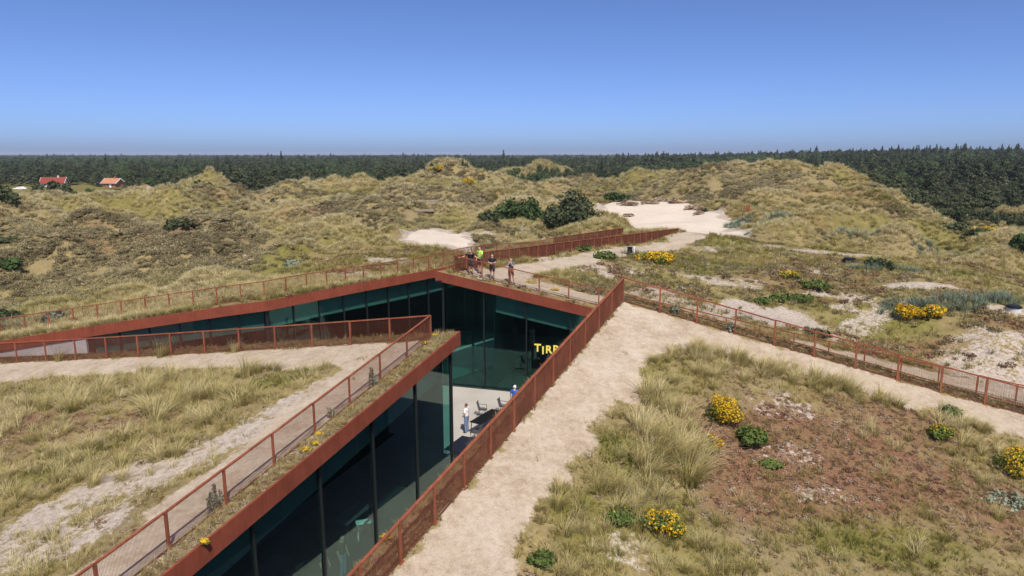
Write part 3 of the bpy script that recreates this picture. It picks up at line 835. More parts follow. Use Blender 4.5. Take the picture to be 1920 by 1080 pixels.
facade(bB, B_K[3][:2], EBL, out_n(B_K[3][:2], EBL, CTR), [(0.05, 10.9, 'glass', 1.8), (11.0, LBL, 'concrete', 3)], panel=11, depth=4)
facade(bB, B_K[3][:2], tB, out_n(B_K[3][:2], tB, CTR), [(0.05, LBR - 0.35, 'glass', 1.9)], panel=30, trim=(0, 4.5))
facade(bB, tB, EB1, out_n(tB, EB1, tC), [(0.35, LB1, 'concrete', 2.9)], room=False)

# ------------------------------------------------------------------ fences of weathered steel with vertical blades
FH = 1.1
def fence(label, pts, spacing, blade, ends_dip=(0, 0), group='rust red railings round the roofs', straight=None):
    """pts: plan polyline; blade: list per leg of (depth, angle) of the infill blades"""
    c = pts[len(pts) // 2]
    par = tag(empty('steel_fence', (c[0], c[1], float(H(c[0], c[1])))), label, 'fence', group)
    first = True
    for leg, (a, b) in enumerate(zip(pts[:-1], pts[1:])):
        a = np.array(a[:2]); b = np.array(b[:2]); L = np.hypot(*(b - a)); d = unit(b - a); n = left(d)
        k = max(1, round(L / spacing[leg])); st = L / k
        S = [st * i for i in range(k + 1)]
        XY = [a + d * s for s in S]
        Z = [float(v) for v in H(np.array([p[0] for p in XY]), np.array([p[1] for p in XY]))]
        dip = []
        for i in range(k + 1):
            q = 0.0
            if ends_dip[0] and leg == 0: q = ends_dip[0] * float(smooth(8, 0, S[i]))
            if ends_dip[1] and leg == len(pts) - 2: q = ends_dip[1] * float(smooth(8, 0, L - S[i]))
            dip.append(q)
        rz = math.atan2(d[1], d[0])
        TOP = [Z[i] + FH - dip[i] for i in range(k + 1)]
        if straight and straight[leg]:
            t0, t1 = straight[leg]; t0 = Z[0] + FH if t0 is True else t0; t1 = Z[-1] + FH if t1 is True else t1
            TOP = [t0 + (t1 - t0) * i / k for i in range(k + 1)]
            Z = [min(Z[i], TOP[i] - 0.15) for i in range(k + 1)]
        for i in range(k + 1):
            if leg > 0 and i == 0: continue
            m = MB(); x, y = XY[i]
            m.box((x, y, (Z[i] - 0.25 + TOP[i] + 0.012) / 2), (0.075, 0.05, TOP[i] + 0.012 - Z[i] + 0.25), rz)
            po = m.build('post', M['corten_f'], par); world_on_parent(po, par)
            m = MB(); m.box((x, y, Z[i] + 0.0), (0.16, 0.12, 0.03), rz); m.build('foot_plate', M['corten_f'], po)
        dep, ang = blade[leg]
        ca, sa = math.cos(ang), math.sin(ang)
        bd = d * ca + n * sa                       # blade direction in plan
        for i in range(k):
            p = XY[i]; q = XY[i + 1]
            m = MB()
            g0 = p + d * 0.04; g1 = q - d * 0.04
            m.bar((g0[0], g0[1], TOP[i] - 0.01), (g1[0], g1[1], TOP[i + 1] - 0.01), 0.07, 0.05)
            world_on_parent(m.build('top_rail', M['corten_f'], par), par)
            m = MB()
            m.bar((g0[0], g0[1], Z[i] + 0.06), (g1[0], g1[1], Z[i + 1] + 0.06), 0.012, 0.05)
            nb = int((st - 0.09) / 0.034)
            v = []; f = []
            for j in range(nb):
                s = 0.045 + (j + 0.5) * (st - 0.09) / nb
                t = s / st; c0 = p + d * s
                z0 = Z[i] * (1 - t) + Z[i + 1] * t + 0.07; z1 = TOP[i] * (1 - t) + TOP[i + 1] * t - 0.04
                if z1 - z0 < 0.02: continue
                u = bd * dep / 2; w = left(bd) * 0.0015
                m.hexa([(c0 - u - w).tolist() + [z0], (c0 + u - w).tolist() + [z0], (c0 + u + w).tolist() + [z0], (c0 - u + w).tolist() + [z0],
                        (c0 - u - w).tolist() + [z1], (c0 + u - w).tolist() + [z1], (c0 + u + w).tolist() + [z1], (c0 - u + w).tolist() + [z1]])
            world_on_parent(m.build('infill_panel', M['corten_m'], par), par)
    return par
H90 = math.pi / 2
fence('rust red steel railing round the near left roof point, bent at its tip', FA, (1.95, 1.95), ((0.008, H90), (0.015, H90)))
fence('rust red steel railing round the near right roof point beside the wide sandy walk', FD, (1.55, 1.65), ((0.014, H90), (0.013, H90)))
fence('rust red steel railing where four people lean, running back to the white dune sand', FC, (1.15, 1.95), ((0.022, H90), (0.007, H90)), straight=((7.75, True), None))
fence('rust red steel railing along the far left roof edge below the heath mound', FB, (1.5, 1.5, 1.15), ((0.011, H90), (0.011, H90), (0.022, H90)), straight=(None, None, (True, 7.75)))
# ------------------------------------------------------------------ vegetation
def np_mesh(name, V, F, material, shade=None, fmat=None):
    me = bpy.data.meshes.new(name)
    V = np.asarray(V, np.float32); F = np.asarray(F, np.int32); k = F.shape[1]
    me.vertices.add(len(V)); me.vertices.foreach_set('co', V.ravel())
    me.loops.add(F.size); me.loops.foreach_set('vertex_index', F.ravel())
    me.polygons.add(len(F)); me.polygons.foreach_set('loop_start', np.arange(0, F.size, k, dtype=np.int32))
    me.update(calc_edges=True)
    for q in (material if isinstance(material, (list, tuple)) else [material]): me.materials.append(q)
    if fmat is not None: me.polygons.foreach_set('material_index', np.asarray(fmat, np.int32))
    if shade is not None:
        a = me.attributes.new('shade', 'FLOAT', 'POINT'); a.data.foreach_set('value', np.asarray(shade, np.float32))
    return me

def tuft_mesh(name, n, lmin, lmax, width, spread, rad, material, lean=(0, 0), seg=3, seed=0, upr=0.35, base_g=-0.3, tip=0.12, off=0.0):
    g = np.random.default_rng(seed)
    V = []; F = []; S = []
    for i in range(n):
        az = g.uniform(0, 2 * math.pi); L = g.uniform(lmin, lmax); r0 = rad * math.sqrt(g.uniform(0, 1))
        a0 = az + g.normal(0, 0.5); bx, by = r0 * math.cos(a0), r0 * math.sin(a0)
        out = g.uniform(0.3, 1.0) * spread
        dx, dy = math.cos(az) * out + lean[0], math.sin(az) * out + lean[1]
        px, py = -math.sin(az) * width / 2, math.cos(az) * width / 2
        sh = g.normal(0, 0.13)
        k = len(V)
        for j in range(seg + 1):
            t = j / seg
            hx = dx * L * t * t; hy = dy * L * t * t
            z = L * (t * (1 - upr * min(1.2, math.hypot(dx, dy)) * t))
            w = 1 - t * 0.92
            V.append((bx + hx - px * w, by + hy - py * w, z - 0.03)); V.append((bx + hx + px * w, by + hy + py * w, z - 0.03))
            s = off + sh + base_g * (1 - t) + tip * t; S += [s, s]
        for j in range(seg): F.append((k + 2 * j, k + 2 * j + 1, k + 2 * j + 3, k + 2 * j + 2))
    return np_mesh(name, V, F, material, S)

def leaf_cloud(g, n, lobes, size, flat=0.0, shell=0.55, top_bias=0.0):
    """leaf quads through a set of ellipsoid lobes (cx,cy,cz,rx,ry,rz); returns V, F, shade"""
    lobes = np.array(lobes, float); vol = lobes[:, 3] * lobes[:, 4] * lobes[:, 5]
    pick = g.choice(len(lobes), n, p=vol ** 0.7 / (vol ** 0.7).sum())
    d = g.normal(size=(n, 3)); d /= np.linalg.norm(d, axis=1)[:, None]
    r = shell + (1 - shell) * g.uniform(0, 1, n) ** 0.5
    r *= 1 + g.normal(0, 0.07, n)
    P = lobes[pick, :3] + d * lobes[pick, 3:] * r[:, None]
    nr = d + g.normal(size=(n, 3)) * 0.75; nr[:, 2] += 0.25
    nr /= np.linalg.norm(nr, axis=1)[:, None]
    t = np.cross(nr, g.normal(size=(n, 3))); t /= np.linalg.norm(t, axis=1)[:, None]
    b = np.cross(nr, t)
    s = size * g.uniform(0.6, 1.35, n)[:, None]
    V = np.stack([P - t * s - b * s * 0.55, P + t * s * 0.25 - b * s * 0.75, P + t * s + b * s * 0.5, P - t * s * 0.3 + b * s * 0.8], 1).reshape(-1, 3)
    F = np.arange(4 * n).reshape(-1, 4)
    lob_sh = g.normal(0, 0.10, len(lobes))
    S = np.repeat(lob_sh[pick] + g.normal(0, 0.12, n), 4)
    return V, F, S

M['marram'] = foliage('marram_blades', [(0.0, (0.15, 0.16, 0.045)), (0.3, (0.265, 0.24, 0.066)), (0.55, (0.45, 0.38, 0.145)), (0.8, (0.60, 0.51, 0.245)), (1.0, (0.70, 0.61, 0.36))], trans=0.4)
M['turf'] = foliage('short_grass_blades', [(0.0, (0.085, 0.12, 0.025)), (0.3, (0.175, 0.18, 0.032)), (0.55, (0.32, 0.265, 0.066)), (0.8, (0.45, 0.355, 0.14)), (1.0, (0.54, 0.45, 0.23))], trans=0.4)
M['heath'] = foliage('heath_twigs', [(0.0, (0.085, 0.050, 0.034)), (0.3, (0.15, 0.085, 0.052)), (0.55, (0.24, 0.13, 0.075)), (0.8, (0.33, 0.245, 0.16)), (1.0, (0.43, 0.36, 0.26))], trans=0.2)
M['heather'] = foliage('grey_heather', [(0.0, (0.10, 0.080, 0.045)), (0.3, (0.165, 0.135, 0.075)), (0.55, (0.235, 0.195, 0.105)), (0.8, (0.32, 0.27, 0.145)), (1.0, (0.44, 0.38, 0.22))], trans=0.35)
M['lyme'] = foliage('lyme_blades', [(0.0, (0.09, 0.13, 0.07)), (0.4, (0.18, 0.23, 0.15)), (0.7, (0.28, 0.33, 0.23)), (1.0, (0.42, 0.44, 0.33))], trans=0.25)
M['pine'] = foliage('pine_needles', [(0.0, (0.042, 0.055, 0.026)), (0.35, (0.068, 0.087, 0.040)), (0.6, (0.098, 0.115, 0.052)), (1.0, (0.15, 0.16, 0.072))], trans=0.3)
M['broad'] = foliage('broad_leaves', [(0.0, (0.040, 0.066, 0.022)), (0.35, (0.068, 0.106, 0.034)), (0.65, (0.10, 0.15, 0.048)), (1.0, (0.15, 0.20, 0.07))], trans=0.35)
M['gorse'] = foliage('broom_leaves', [(0.0, (0.03, 0.055, 0.014)), (0.4, (0.06, 0.10, 0.022)), (0.7, (0.105, 0.155, 0.035)), (1.0, (0.18, 0.22, 0.06))], trans=0.25)
M['bloom'] = foliage('broom_flowers', [(0.0, (0.42, 0.20, 0.010)), (0.5, (0.66, 0.40, 0.014)), (1.0, (0.80, 0.58, 0.05))], trans=0.25)
M['silver'] = foliage('silvery_leaves', [(0.0, (0.13, 0.16, 0.10)), (0.5, (0.24, 0.28, 0.19)), (1.0, (0.42, 0.45, 0.34))], trans=0.2)

_gn = {}
def inst_tree(src):
    if src.name in _gn: return _gn[src.name]
    ng = bpy.data.node_groups.new('scatter_' + src.name, 'GeometryNodeTree')
    ng.interface.new_socket('Geometry', in_out='INPUT', socket_type='NodeSocketGeometry')
    ng.interface.new_socket('Geometry', in_out='OUTPUT', socket_type='NodeSocketGeometry')
    N = ng.nodes.new; l = ng.links
    gi = N('NodeGroupInput'); go = N('NodeGroupOutput')
    oi = N('GeometryNodeObjectInfo'); oi.inputs['Object'].default_value = src; oi.inputs['As Instance'].default_value = True
    ip = N('GeometryNodeInstanceOnPoints')
    ar = N('GeometryNodeInputNamedAttribute'); ar.data_type = 'FLOAT_VECTOR'; ar.inputs['Name'].default_value = 'rot'
    asx = N('GeometryNodeInputNamedAttribute'); asx.data_type = 'FLOAT_VECTOR'; asx.inputs['Name'].default_value = 'scl'
    mp = N('GeometryNodeMeshToPoints')
    l.new(gi.outputs[0], mp.inputs['Mesh']); l.new(mp.outputs[0], ip.inputs['Points'])
    l.new(oi.outputs['Geometry'], ip.inputs['Instance'])
    er = N('FunctionNodeEulerToRotation'); l.new(ar.outputs[0], er.inputs[0])
    l.new(er.outputs[0], ip.inputs['Rotation']); l.new(asx.outputs[0], ip.inputs['Scale'])
    l.new(ip.outputs[0], go.inputs[0])
    _gn[src.name] = ng
    return ng
def scatter(name, label, cat, src_mesh, pts, rot, scl, tint):
    src = bpy.data.objects.new(name + '_source', src_mesh)         # never linked: only read by the node group
    me = bpy.data.meshes.new(name)
    n = len(pts)
    me.vertices.add(n); me.vertices.foreach_set('co', np.asarray(pts, np.float32).ravel())
    for nm, ty, key, val in (('rot', 'FLOAT_VECTOR', 'vector', rot), ('scl', 'FLOAT_VECTOR', 'vector', scl), ('tint', 'FLOAT', 'value', tint)):
        a = me.attributes.new(nm, ty, 'POINT'); a.data.foreach_set(key, np.asarray(val, np.float32).ravel())
    for q in src_mesh.materials: me.materials.append(q)
    o = link(bpy.data.objects.new(name, me)); tag(o, label, cat, kind='stuff')
    md = o.modifiers.new('scatter', 'NODES'); md.node_group = inst_tree(src)
    return o
def rots(n, tilt=0.12):
    return np.c_[RNG.normal(0, tilt, n), RNG.normal(0, tilt, n), RNG.uniform(0, 6.283, n)]
def scls(n, lo, hi, zvar=0.2):
    s = RNG.uniform(lo, hi, n); return np.c_[s, s, s * RNG.uniform(1 - zvar, 1 + zvar, n)]

SRC = {}
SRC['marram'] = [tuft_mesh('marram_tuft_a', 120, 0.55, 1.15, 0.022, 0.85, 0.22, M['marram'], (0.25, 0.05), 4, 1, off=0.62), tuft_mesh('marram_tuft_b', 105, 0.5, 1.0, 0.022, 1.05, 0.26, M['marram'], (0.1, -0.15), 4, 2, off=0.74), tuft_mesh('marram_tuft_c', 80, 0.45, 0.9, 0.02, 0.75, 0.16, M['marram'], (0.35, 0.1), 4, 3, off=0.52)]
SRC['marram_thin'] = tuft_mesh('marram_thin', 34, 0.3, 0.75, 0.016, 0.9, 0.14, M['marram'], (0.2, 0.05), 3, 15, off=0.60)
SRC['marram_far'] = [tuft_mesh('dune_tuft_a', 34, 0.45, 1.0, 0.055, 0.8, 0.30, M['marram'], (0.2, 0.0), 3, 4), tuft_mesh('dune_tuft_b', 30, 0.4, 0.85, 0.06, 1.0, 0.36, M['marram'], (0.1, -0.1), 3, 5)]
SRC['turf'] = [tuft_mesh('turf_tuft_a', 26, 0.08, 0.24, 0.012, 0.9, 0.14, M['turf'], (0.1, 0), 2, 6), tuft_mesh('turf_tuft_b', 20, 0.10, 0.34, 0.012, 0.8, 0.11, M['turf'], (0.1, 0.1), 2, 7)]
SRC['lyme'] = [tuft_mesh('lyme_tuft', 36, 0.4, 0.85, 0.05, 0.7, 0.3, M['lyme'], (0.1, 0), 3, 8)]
def cushion(name, n, r, hgt, size, material, seed):
    g = np.random.default_rng(seed)
    V, F, S = leaf_cloud(g, n, [(0, 0, hgt * .25, r, r, hgt), (r * .5, r * .2, hgt * .2, r * .6, r * .6, hgt * .7), (-r * .4, -r * .5, hgt * .2, r * .6, r * .5, hgt * .6)], size, shell=0.3)
    V[:, 2] = np.maximum(V[:, 2], -0.02)
    return np_mesh(name, V, F, material, S)
SRC['heath'] = [cushion('heath_cushion_a', 70, 0.17, 0.09, 0.030, M['heath'], 11), cushion('heath_cushion_b', 60, 0.13, 0.13, 0.026, M['heath'], 12)]
SRC['heath_far'] = [cushion('heather_clump', 130, 0.42, 0.20, 0.05, M['heather'], 13)]

def free(x, y, margin=0.12):
    return (~inpoly(x, y, HOLE)) & (edgeness(x, y) > margin)
def ground_pts(x, y):
    return np.c_[x, y, H(x, y)]

# -- dunes behind: marram, heather and grass
def fine_n(x, y): return fbm(x / 5, y / 5, 141, 3)
def scatter_dunes():
    n = 240000
    Y = 40 + 190 * RNG.uniform(0, 1, n) ** 1.25
    X = RNG.uniform(-1, 1, n) * (Y * 0.80 + 4)
    ok = (wsplit(X, Y) > 0.6) & free(X, Y) & (X < 120) & (Y < 230)
    X, Y = X[ok], Y[ok]
    pm_ = pathmask(X, Y); bl = blow(X, Y); pl = plateau(X, Y)
    s, g, r, w = cover(X, Y)
    rel = H(X, Y) - hbase(X, Y)
    slope_noise = fbm(X / 13, Y / 13, 91, 3) + np.clip(rel - 0.2, -1.2, 1.2) * 0.085; fine = fbm(X / 3.5, Y / 3.5, 93, 2)
    dens = np.clip((slope_noise - 0.47) * 5.5 + (fine - 0.5) * 2.2 + 0.42, 0.02, 1.0)
    dens *= (1 - pl * 0.93) * (1 - np.clip(s * 1.3, 0, 1)) * (pm_ < 0.2) * (bl < 0.2) * (1 - 0.7 * np.clip(g - 0.2, 0, 1))
    dens *= (w < 0.5)
    mound = 1 - smooth(0.7, 1.15, ell(X, Y, -42, 62, 24, 15, 0.1))
    for hx, hy, hd, rx_, ry_ in ((780, 372, 118, 12, 9), (1120, 350, 133, 14, 10), (1250, 348, 132, 10, 9), (600, 372, 128, 10, 7), (1500, 352, 122, 12, 6), (680, 425, 84, 8, 6), (430, 395, 106, 9, 6), (220, 385, 112, 12, 6), (1350, 335, 140, 10, 6)):
        c_ = atY(hx, hy, hd); mound = np.maximum(mound, (1 - smooth(0.55, 1.2, ell(X, Y, c_[0], c_[1], rx_, ry_) + (fine_n(X, Y) - .5) * .8)) * .9)
    dens *= 1 - 0.80 * mound
    eg = edgeness(X, Y)
    k = RNG.uniform(0, 1, len(X)) < dens * np.clip((95 / Y) ** 0.5, 0, 1)
    x, y = X[k], Y[k]; P = ground_pts(x, y)
    tint = np.clip(0.58 + np.clip(rel[k] - 0.2, -1.2, 1.6) * 0.17 + (fbm(x / 8, y / 8, 97, 3) - 0.5) * 0.75 + RNG.normal(0, 0.08, len(x)), 0.05, 1.05)  # straw crests, darker hollows: relief shading is partly put into the grass colour
    sc = 0.56 + 0.42 * smooth(60, 170, y)
    half = RNG.uniform(0, 1, len(x)) < 0.5
    for q, m_ in enumerate(SRC['marram_far']):
        u = half == bool(q)
        scatter('dune_grass', 'pale straw coloured marram grass growing all over the dunes', 'grass', m_, P[u], rots(u.sum()), scls(u.sum(), .7, 1.2) * sc[u][:, None], tint[u])
    # heather and dwarf shrub between
    dh = np.clip((0.53 - slope_noise) * 5.0 + (fine - .5) + 0.25, 0, 1) * (1 - pl * 0.85) * (1 - np.clip(s * 1.3, 0, 1)) * (pm_ < 0.2) * (bl < 0.2) * (w < 0.5) * (1 - np.clip(g, 0, 1) * 0.6) + mound * 0.7
    dh = dh * (eg > 1.6)
    k = RNG.uniform(0, 1, len(X)) < dh * 0.9 * np.clip((95 / Y) ** 0.5, 0, 1)
    x, y = X[k], Y[k]; P = ground_pts(x, y)
    tint = np.clip(0.55 + 0.06 * mound[k] + (fbm(x / 7, y / 7, 101, 3) - 0.5) * 0.9 + RNG.normal(0, 0.10, len(x)), 0, 0.95)
    scatter('heather', 'low grey brown heather and moss covering the dune slopes', 'heather', SRC['heath_far'][0], P, rots(len(x)), scls(len(x), .6, 1.3) * (0.85 + 0.4 * smooth(60, 150, y))[:, None], tint)
scatter_dunes()
def scatter_far_tops():
    xs, ys = [], []
    for cx, cy, sx, sy, hh in FARD:
        m = 700; xs += list(cx + RNG.uniform(-1.1, 1.1, m) * sx); ys += list(cy + RNG.uniform(-1.1, .6, m) * sy)
    x, y = np.array(xs), np.array(ys)
    scatter('dune_top_grass', 'dry grass on the far dune tops standing out of the wood', 'grass', SRC['marram_far'][0], ground_pts(x, y), rots(len(x)), scls(len(x), 1.2, 2.4), np.clip(RNG.normal(.55, .2, len(x)), 0, 1))
scatter_far_tops()

# -- level heath behind the right lane: short turf with sand showing through
def scatter_plateau():
    n = 60000
    X = RNG.uniform(-20, 62, n); Y = RNG.uniform(30, 84, n)
    pl = plateau(X, Y)
    ok = free(X, Y) & (wsplit(X, Y) > 0.6) & (RNG.uniform(0, 1, n) < np.maximum(pl, (Y < 50) * 0.9)) & (np.abs(X) < Y * 0.82)
    X, Y = X[ok], Y[ok]
    pm_ = pathmask(X, Y); s, g, r, w = cover(X, Y)
    # the strip of grass between the steel wall and the walk
    patchy = fbm(X / 2.2, Y / 1.6, 111, 3)
    dens = np.clip(0.40 + 0.6 * g + 1.6 * (patchy - 0.5) - 0.95 * s, 0, 1) * (pm_ < 0.25)
    k = RNG.uniform(0, 1, len(X)) < dens * 0.8
    x, y = X[k], Y[k]
    tint = np.clip(0.48 - 0.28 * (g[k] - 0.3) + 0.18 * r[k] + RNG.normal(0, .08, len(x)) + (fbm(x / 4, y / 4, 113, 2) - 0.5) * 0.7, 0, 1)
    P = ground_pts(x, y); half = RNG.uniform(0, 1, len(x)) < 0.5
    for q, m_ in enumerate(SRC['turf']):
        u = half == bool(q)
        scatter('heath_turf', 'short patchy green and brown turf on the level heath', 'grass', m_, P[u], rots(u.sum()), scls(u.sum(), 0.8, 1.7) * 1.15, tint[u])
    k = RNG.uniform(0, 1, len(X)) < np.clip(r * 1.1 + (patchy - 0.62) * 1.2, 0, 1) * 0.4 * (pm_ < 0.2) * (1 - np.clip(s, 0, 1) * 0.7)
    x, y = X[k], Y[k]
    scatter('heath_moss', 'low reddish brown moss cushions among the heath turf', 'moss', SRC['heath'][0], ground_pts(x, y), rots(len(x)), scls(len(x), 1.0, 2.4), np.clip(0.5 + RNG.normal(0, .18, len(x)), 0, 1))
    # loose marram and blue-green lyme grass
    bands = [(1480, 436, 79, 5, 1.6), (1580, 445, 77, 4, 1.6), (1690, 470, 74, 6, 1.6), (1800, 482, 70, 5, 1.3), (1385, 427, 86, 2, 1.6), (1690, 560, 47.5, 1.6, 0.9), (1790, 575, 46.5, 3, 1.0), (1660, 515, 56, 3, 0.8), (1196, 470, 57.5, 1.2, 0.6), (1860, 565, 47.5, 3, .9), (100, 590, 43.8, 1.2, .5), (20, 605, 43.0, 1.2, .4)]
    xs, ys = [], []
    for a, b, Yd, rx, ry in bands:
        c = atY(a, b, Yd); m = int(rx * ry * 14) + 4
        th = RNG.uniform(0, 6.28, m); rr = np.sqrt(RNG.uniform(0, 1, m))
        xs += list(c[0] + rx * rr * np.cos(th)); ys += list(c[1] + ry * rr * np.sin(th))
    xs, ys = np.array(xs), np.array(ys); k = free(xs, ys); xs, ys = xs[k], ys[k]
    scatter('lyme_grass', 'blue green lyme grass in a band at the foot of the dunes', 'grass', SRC['lyme'][0], ground_pts(xs, ys), rots(len(xs)), scls(len(xs), .6, 1.05), np.clip(RNG.normal(.4, .15, len(xs)), 0, 1))
scatter_plateau()

# -- roof fields in front: short turf, moss, dry stalks
def scatter_roofs():
    n = 130000
    X = RNG.uniform(-32, 34, n); Y = RNG.uniform(7, 38, n)
    ok = (wsplit(X, Y) < 0.4) & free(X, Y, 0.08) & (np.abs(X) < Y * 0.80 + 1.5)
    X, Y = X[ok], Y[ok]
    inside = inA(X, Y) | inD(X, Y)
    pm_ = pathmask(X, Y); s, g, r, w = cover(X, Y)
    patchy = fbm(X / 1.4, Y / 1.4, 121, 3)
    dens = np.clip(0.50 + 0.55 * g - 0.22 * r - 0.9 * s + 1.5 * (patchy - 0.5), 0.03, 1) * np.where(pm_ > 0.35, 0.004 + 0.05 * smooth(.9, .4, pm_), 1)
    dens = np.where(inside, dens, 1.5)
    k = RNG.uniform(0, 1, len(X)) < dens * 0.62
    x, y = X[k], Y[k]
    tint = np.clip(0.60 - 0.42 * (g[k]) + RNG.normal(0, .09, len(x)) + (fbm(x / 2.5, y / 2.5, 123, 3) - 0.5) * 0.8, 0, 1)
    tint = np.where(inside[k], tint, np.clip(RNG.normal(.74, .16, len(x)), 0.2, 1))
    P = ground_pts(x, y); half = RNG.uniform(0, 1, len(x)) < 0.5
    for q, m_ in enumerate(SRC['turf']):
        u = half == bool(q)
        scatter('roof_turf', 'short dry and green grass on the planted roofs', 'grass', m_, P[u], rots(u.sum()), scls(u.sum(), 0.55, 1.15), tint[u])
    dt = np.clip(0.20 + 2.2 * (fbm(X / 2.6, Y / 2.6, 131, 3) - 0.48) - 0.75 * r - 0.9 * s + 0.22 * inA(X, Y), 0, 1) * (pm_ < 0.3) * inside
    k = RNG.uniform(0, 1, len(X)) < dt * 0.11
    x, y = X[k], Y[k]
    scatter('roof_marram', 'loose thin marram grass between the bigger tussocks on the roofs', 'grass', SRC['marram_thin'], ground_pts(x, y), rots(len(x)), scls(len(x), 0.5, 1.1), np.clip(RNG.normal(.0, .1, len(x)) + (fbm(x / 3, y / 3, 133, 2) - .5) * .6, -.4, .4))
    dm = np.clip(0.16 + 0.95 * r + 1.0 * (fbm(X / 1.1, Y / 1.1, 127, 3) - 0.52) - 0.5 * s, 0, 1) * np.where(pm_ > 0.3, 0.0, 1)
    dm = np.where(inside, dm, 2.2)
    k = RNG.uniform(0, 1, len(X)) < dm * 0.62
    x, y = X[k], Y[k]; P = ground_pts(x, y); half = RNG.uniform(0, 1, len(x)) < 0.5
    tint = np.clip(0.60 - 0.10 * r[k] + RNG.normal(0, .17, len(x)) + (fbm(x / 1.6, y / 1.6, 129, 2) - 0.5) * 0.5, 0, 1)
    for q, m_ in enumerate(SRC['heath']):
        u = half == bool(q)
        scatter('roof_moss', 'low red brown moss and dry sorrel on the planted roofs', 'moss', m_, P[u], rots(u.sum()), scls(u.sum(), 0.35, 0.9) * np.array([1, 1, .7]), tint[u])
scatter_roofs()

# -- tussocks one can count on the roofs: single plants
def tussock_spots():
    sp = []
    def cl(px, py, pl, rx, ry, m, lo, hi, tint, where):
        c = onplane(px, py, pl)
        for _ in range(m):
            for _t in range(20):
                th = random.uniform(0, 6.283); rr = math.sqrt(random.random())
                x = c[0] + rx * rr * math.cos(th); y = c[1] + ry * rr * math.sin(th)
                if pathmask(np.array([x]), np.array([y]))[0] < 0.35 and free(np.array([x]), np.array([y]), 0.6)[0]: break
            else: continue
            sp.append((x, y, random.uniform(lo, hi) * 1.12, tint + random.gauss(0, 0.06), where))
    cl(300, 735, PLA, 5.2, 1.4, 40, .55, 1.0, .52, 'below the inner path on the left roof'); cl(370, 770, PLA, 2.6, 1.6, 26, .65, 1.1, .50, 'in the thick middle stand of the left roof'); cl(120, 760, PLA, 5.5, 2.2, 30, .45, .9, .50, 'in the far left of the left roof field'); cl(300, 820, PLA, 3.0, 1.2, 14, .4, .75, .48, 'in the middle of the left roof field'); cl(140, 900, PLA, 3.0, 1.3, 18, .45, .85, .46, 'in the lower left corner of the left roof'); cl(330, 860, PLA, .6, .5, 2, .7, .8, .55, 'alone at the edge of the sandy strip on the left roof'); cl(30, 860, PLA, 2.5, 2.0, 10, .4, .7, .45, 'at the left picture edge on the left roof')
    cl(1240, 790, PLD, 1.1, 1.5, 16, .6, 1.05, .58, 'left of the largest yellow broom'); cl(1250, 870, PLD, 1.2, 1.0, 18, .75, 1.25, .60, 'in the big pale stand left of the small broom'); cl(1300, 700, PLD, 2.0, 1.1, 18, .5, .85, .50, 'above the largest yellow broom'); cl(1480, 700, PLD, 2.2, .8, 20, .55, .95, .60, 'above the red moss on the right roof'); cl(1620, 745, PLD, 2.4, .6, 20, .5, .9, .64, 'along the lower edge of the right hand path'); cl(1180, 930, PLD, 1.0, 1.6, 14, .45, .8, .42, 'in the green stand beside the wide sandy walk'); cl(1350, 660, PLD, 2.0, .8, 12, .45, .8, .5, 'at the top of the right roof field'); cl(1060, 1000, PLD, .9, 1.6, 12, .4, .65, .36, 'low beside the wide walk near the bottom'); cl(1780, 790, PLD, 2.4, .8, 14, .5, .8, .48, 'right of the red moss by the right hand path'); cl(1870, 860, PLD, 1.6, 1.6, 12, .4, .7, .5, 'near the broom at the right picture edge'); cl(1850, 960, PLD, 2, 2, 8, .3, .55, .4, 'in the lower right corner of the right roof'); cl(1240, 1040, PLD, 2.5, .8, 12, .35, .6, .36, 'along the bottom edge of the right roof field')
    return sp
def single_tufts():
    for i, (x, y, s, t, side_) in enumerate(tussock_spots()):
        me = SRC['marram'][i % 3]
        o = bpy.data.objects.new('marram_tussock', me); link(o)
        o.location = (x, y, float(H(x, y)) - 0.01); o.rotation_euler = (random.gauss(0, .06), random.gauss(0, .06), random.uniform(-1.2, 1.2)); o.scale = (s, s, s * random.uniform(.85, 1.1))
        tag(o, 'pale marram tussock ' + side_, 'grass tussock', 'marram tussocks ' + side_)
single_tufts()

def plant(name, label, cat, loc, n, lobes, size, m_leaf, flowers=0, seed=0, stem=True, rz=0.0, scale=1.0, tint=0.35, group=None):
    g = np.random.default_rng(seed + 500)
    par = tag(empty(name, loc, rz), label, cat, group); par.scale = (scale,) * 3
    V, F, S = leaf_cloud(g, n, lobes, size, shell=0.35)
    V[:, 2] = np.maximum(V[:, 2], -0.02)
    me = np_mesh('foliage', V, F, M[m_leaf], S + tint + (.22 if m_leaf == 'gorse' else 0))
    link(bpy.data.objects.new('foliage', me), par)
    if flowers > 0:
        lo = [(a, b, c + rz_ * 0.12, rx * 1.05, ry * 1.05, rz_ * 1.02) for a, b, c, rx, ry, rz_ in lobes]
        keep_ = g.permutation(len(lo))[:max(2, int(len(lo) * .75))]
        V, F, S = leaf_cloud(g, int(flowers * 2.1), [lo[q] for q in keep_], size * 0.62, shell=0.72)
        S = S + np.repeat(g.normal(0, .12, len(F)), 4)
        zmin = min(l_[2] for l_ in lobes)
        me = np_mesh('flowers', V, F, M['bloom'], S + 0.35)
        link(bpy.data.objects.new('flowers', me), par)
    if stem:
        m = MB()
        for q, (a, b, c, rx, ry, rz_) in enumerate(lobes[:4]):
            m.tube([(0, 0, -0.05), (a * .5, b * .5, c * .5), (a, b, c)], [0.02 + rx * .03, .015 + rx * .02, .008], 5)
        m.build('stem', M['bark'], par)
    return par
def Pp(px, py, pl):
    p = onplane(px, py, pl) if not isinstance(pl, (int, float)) else atY(px, py, pl)
    return (p[0], p[1], float(H(p[0], p[1])))
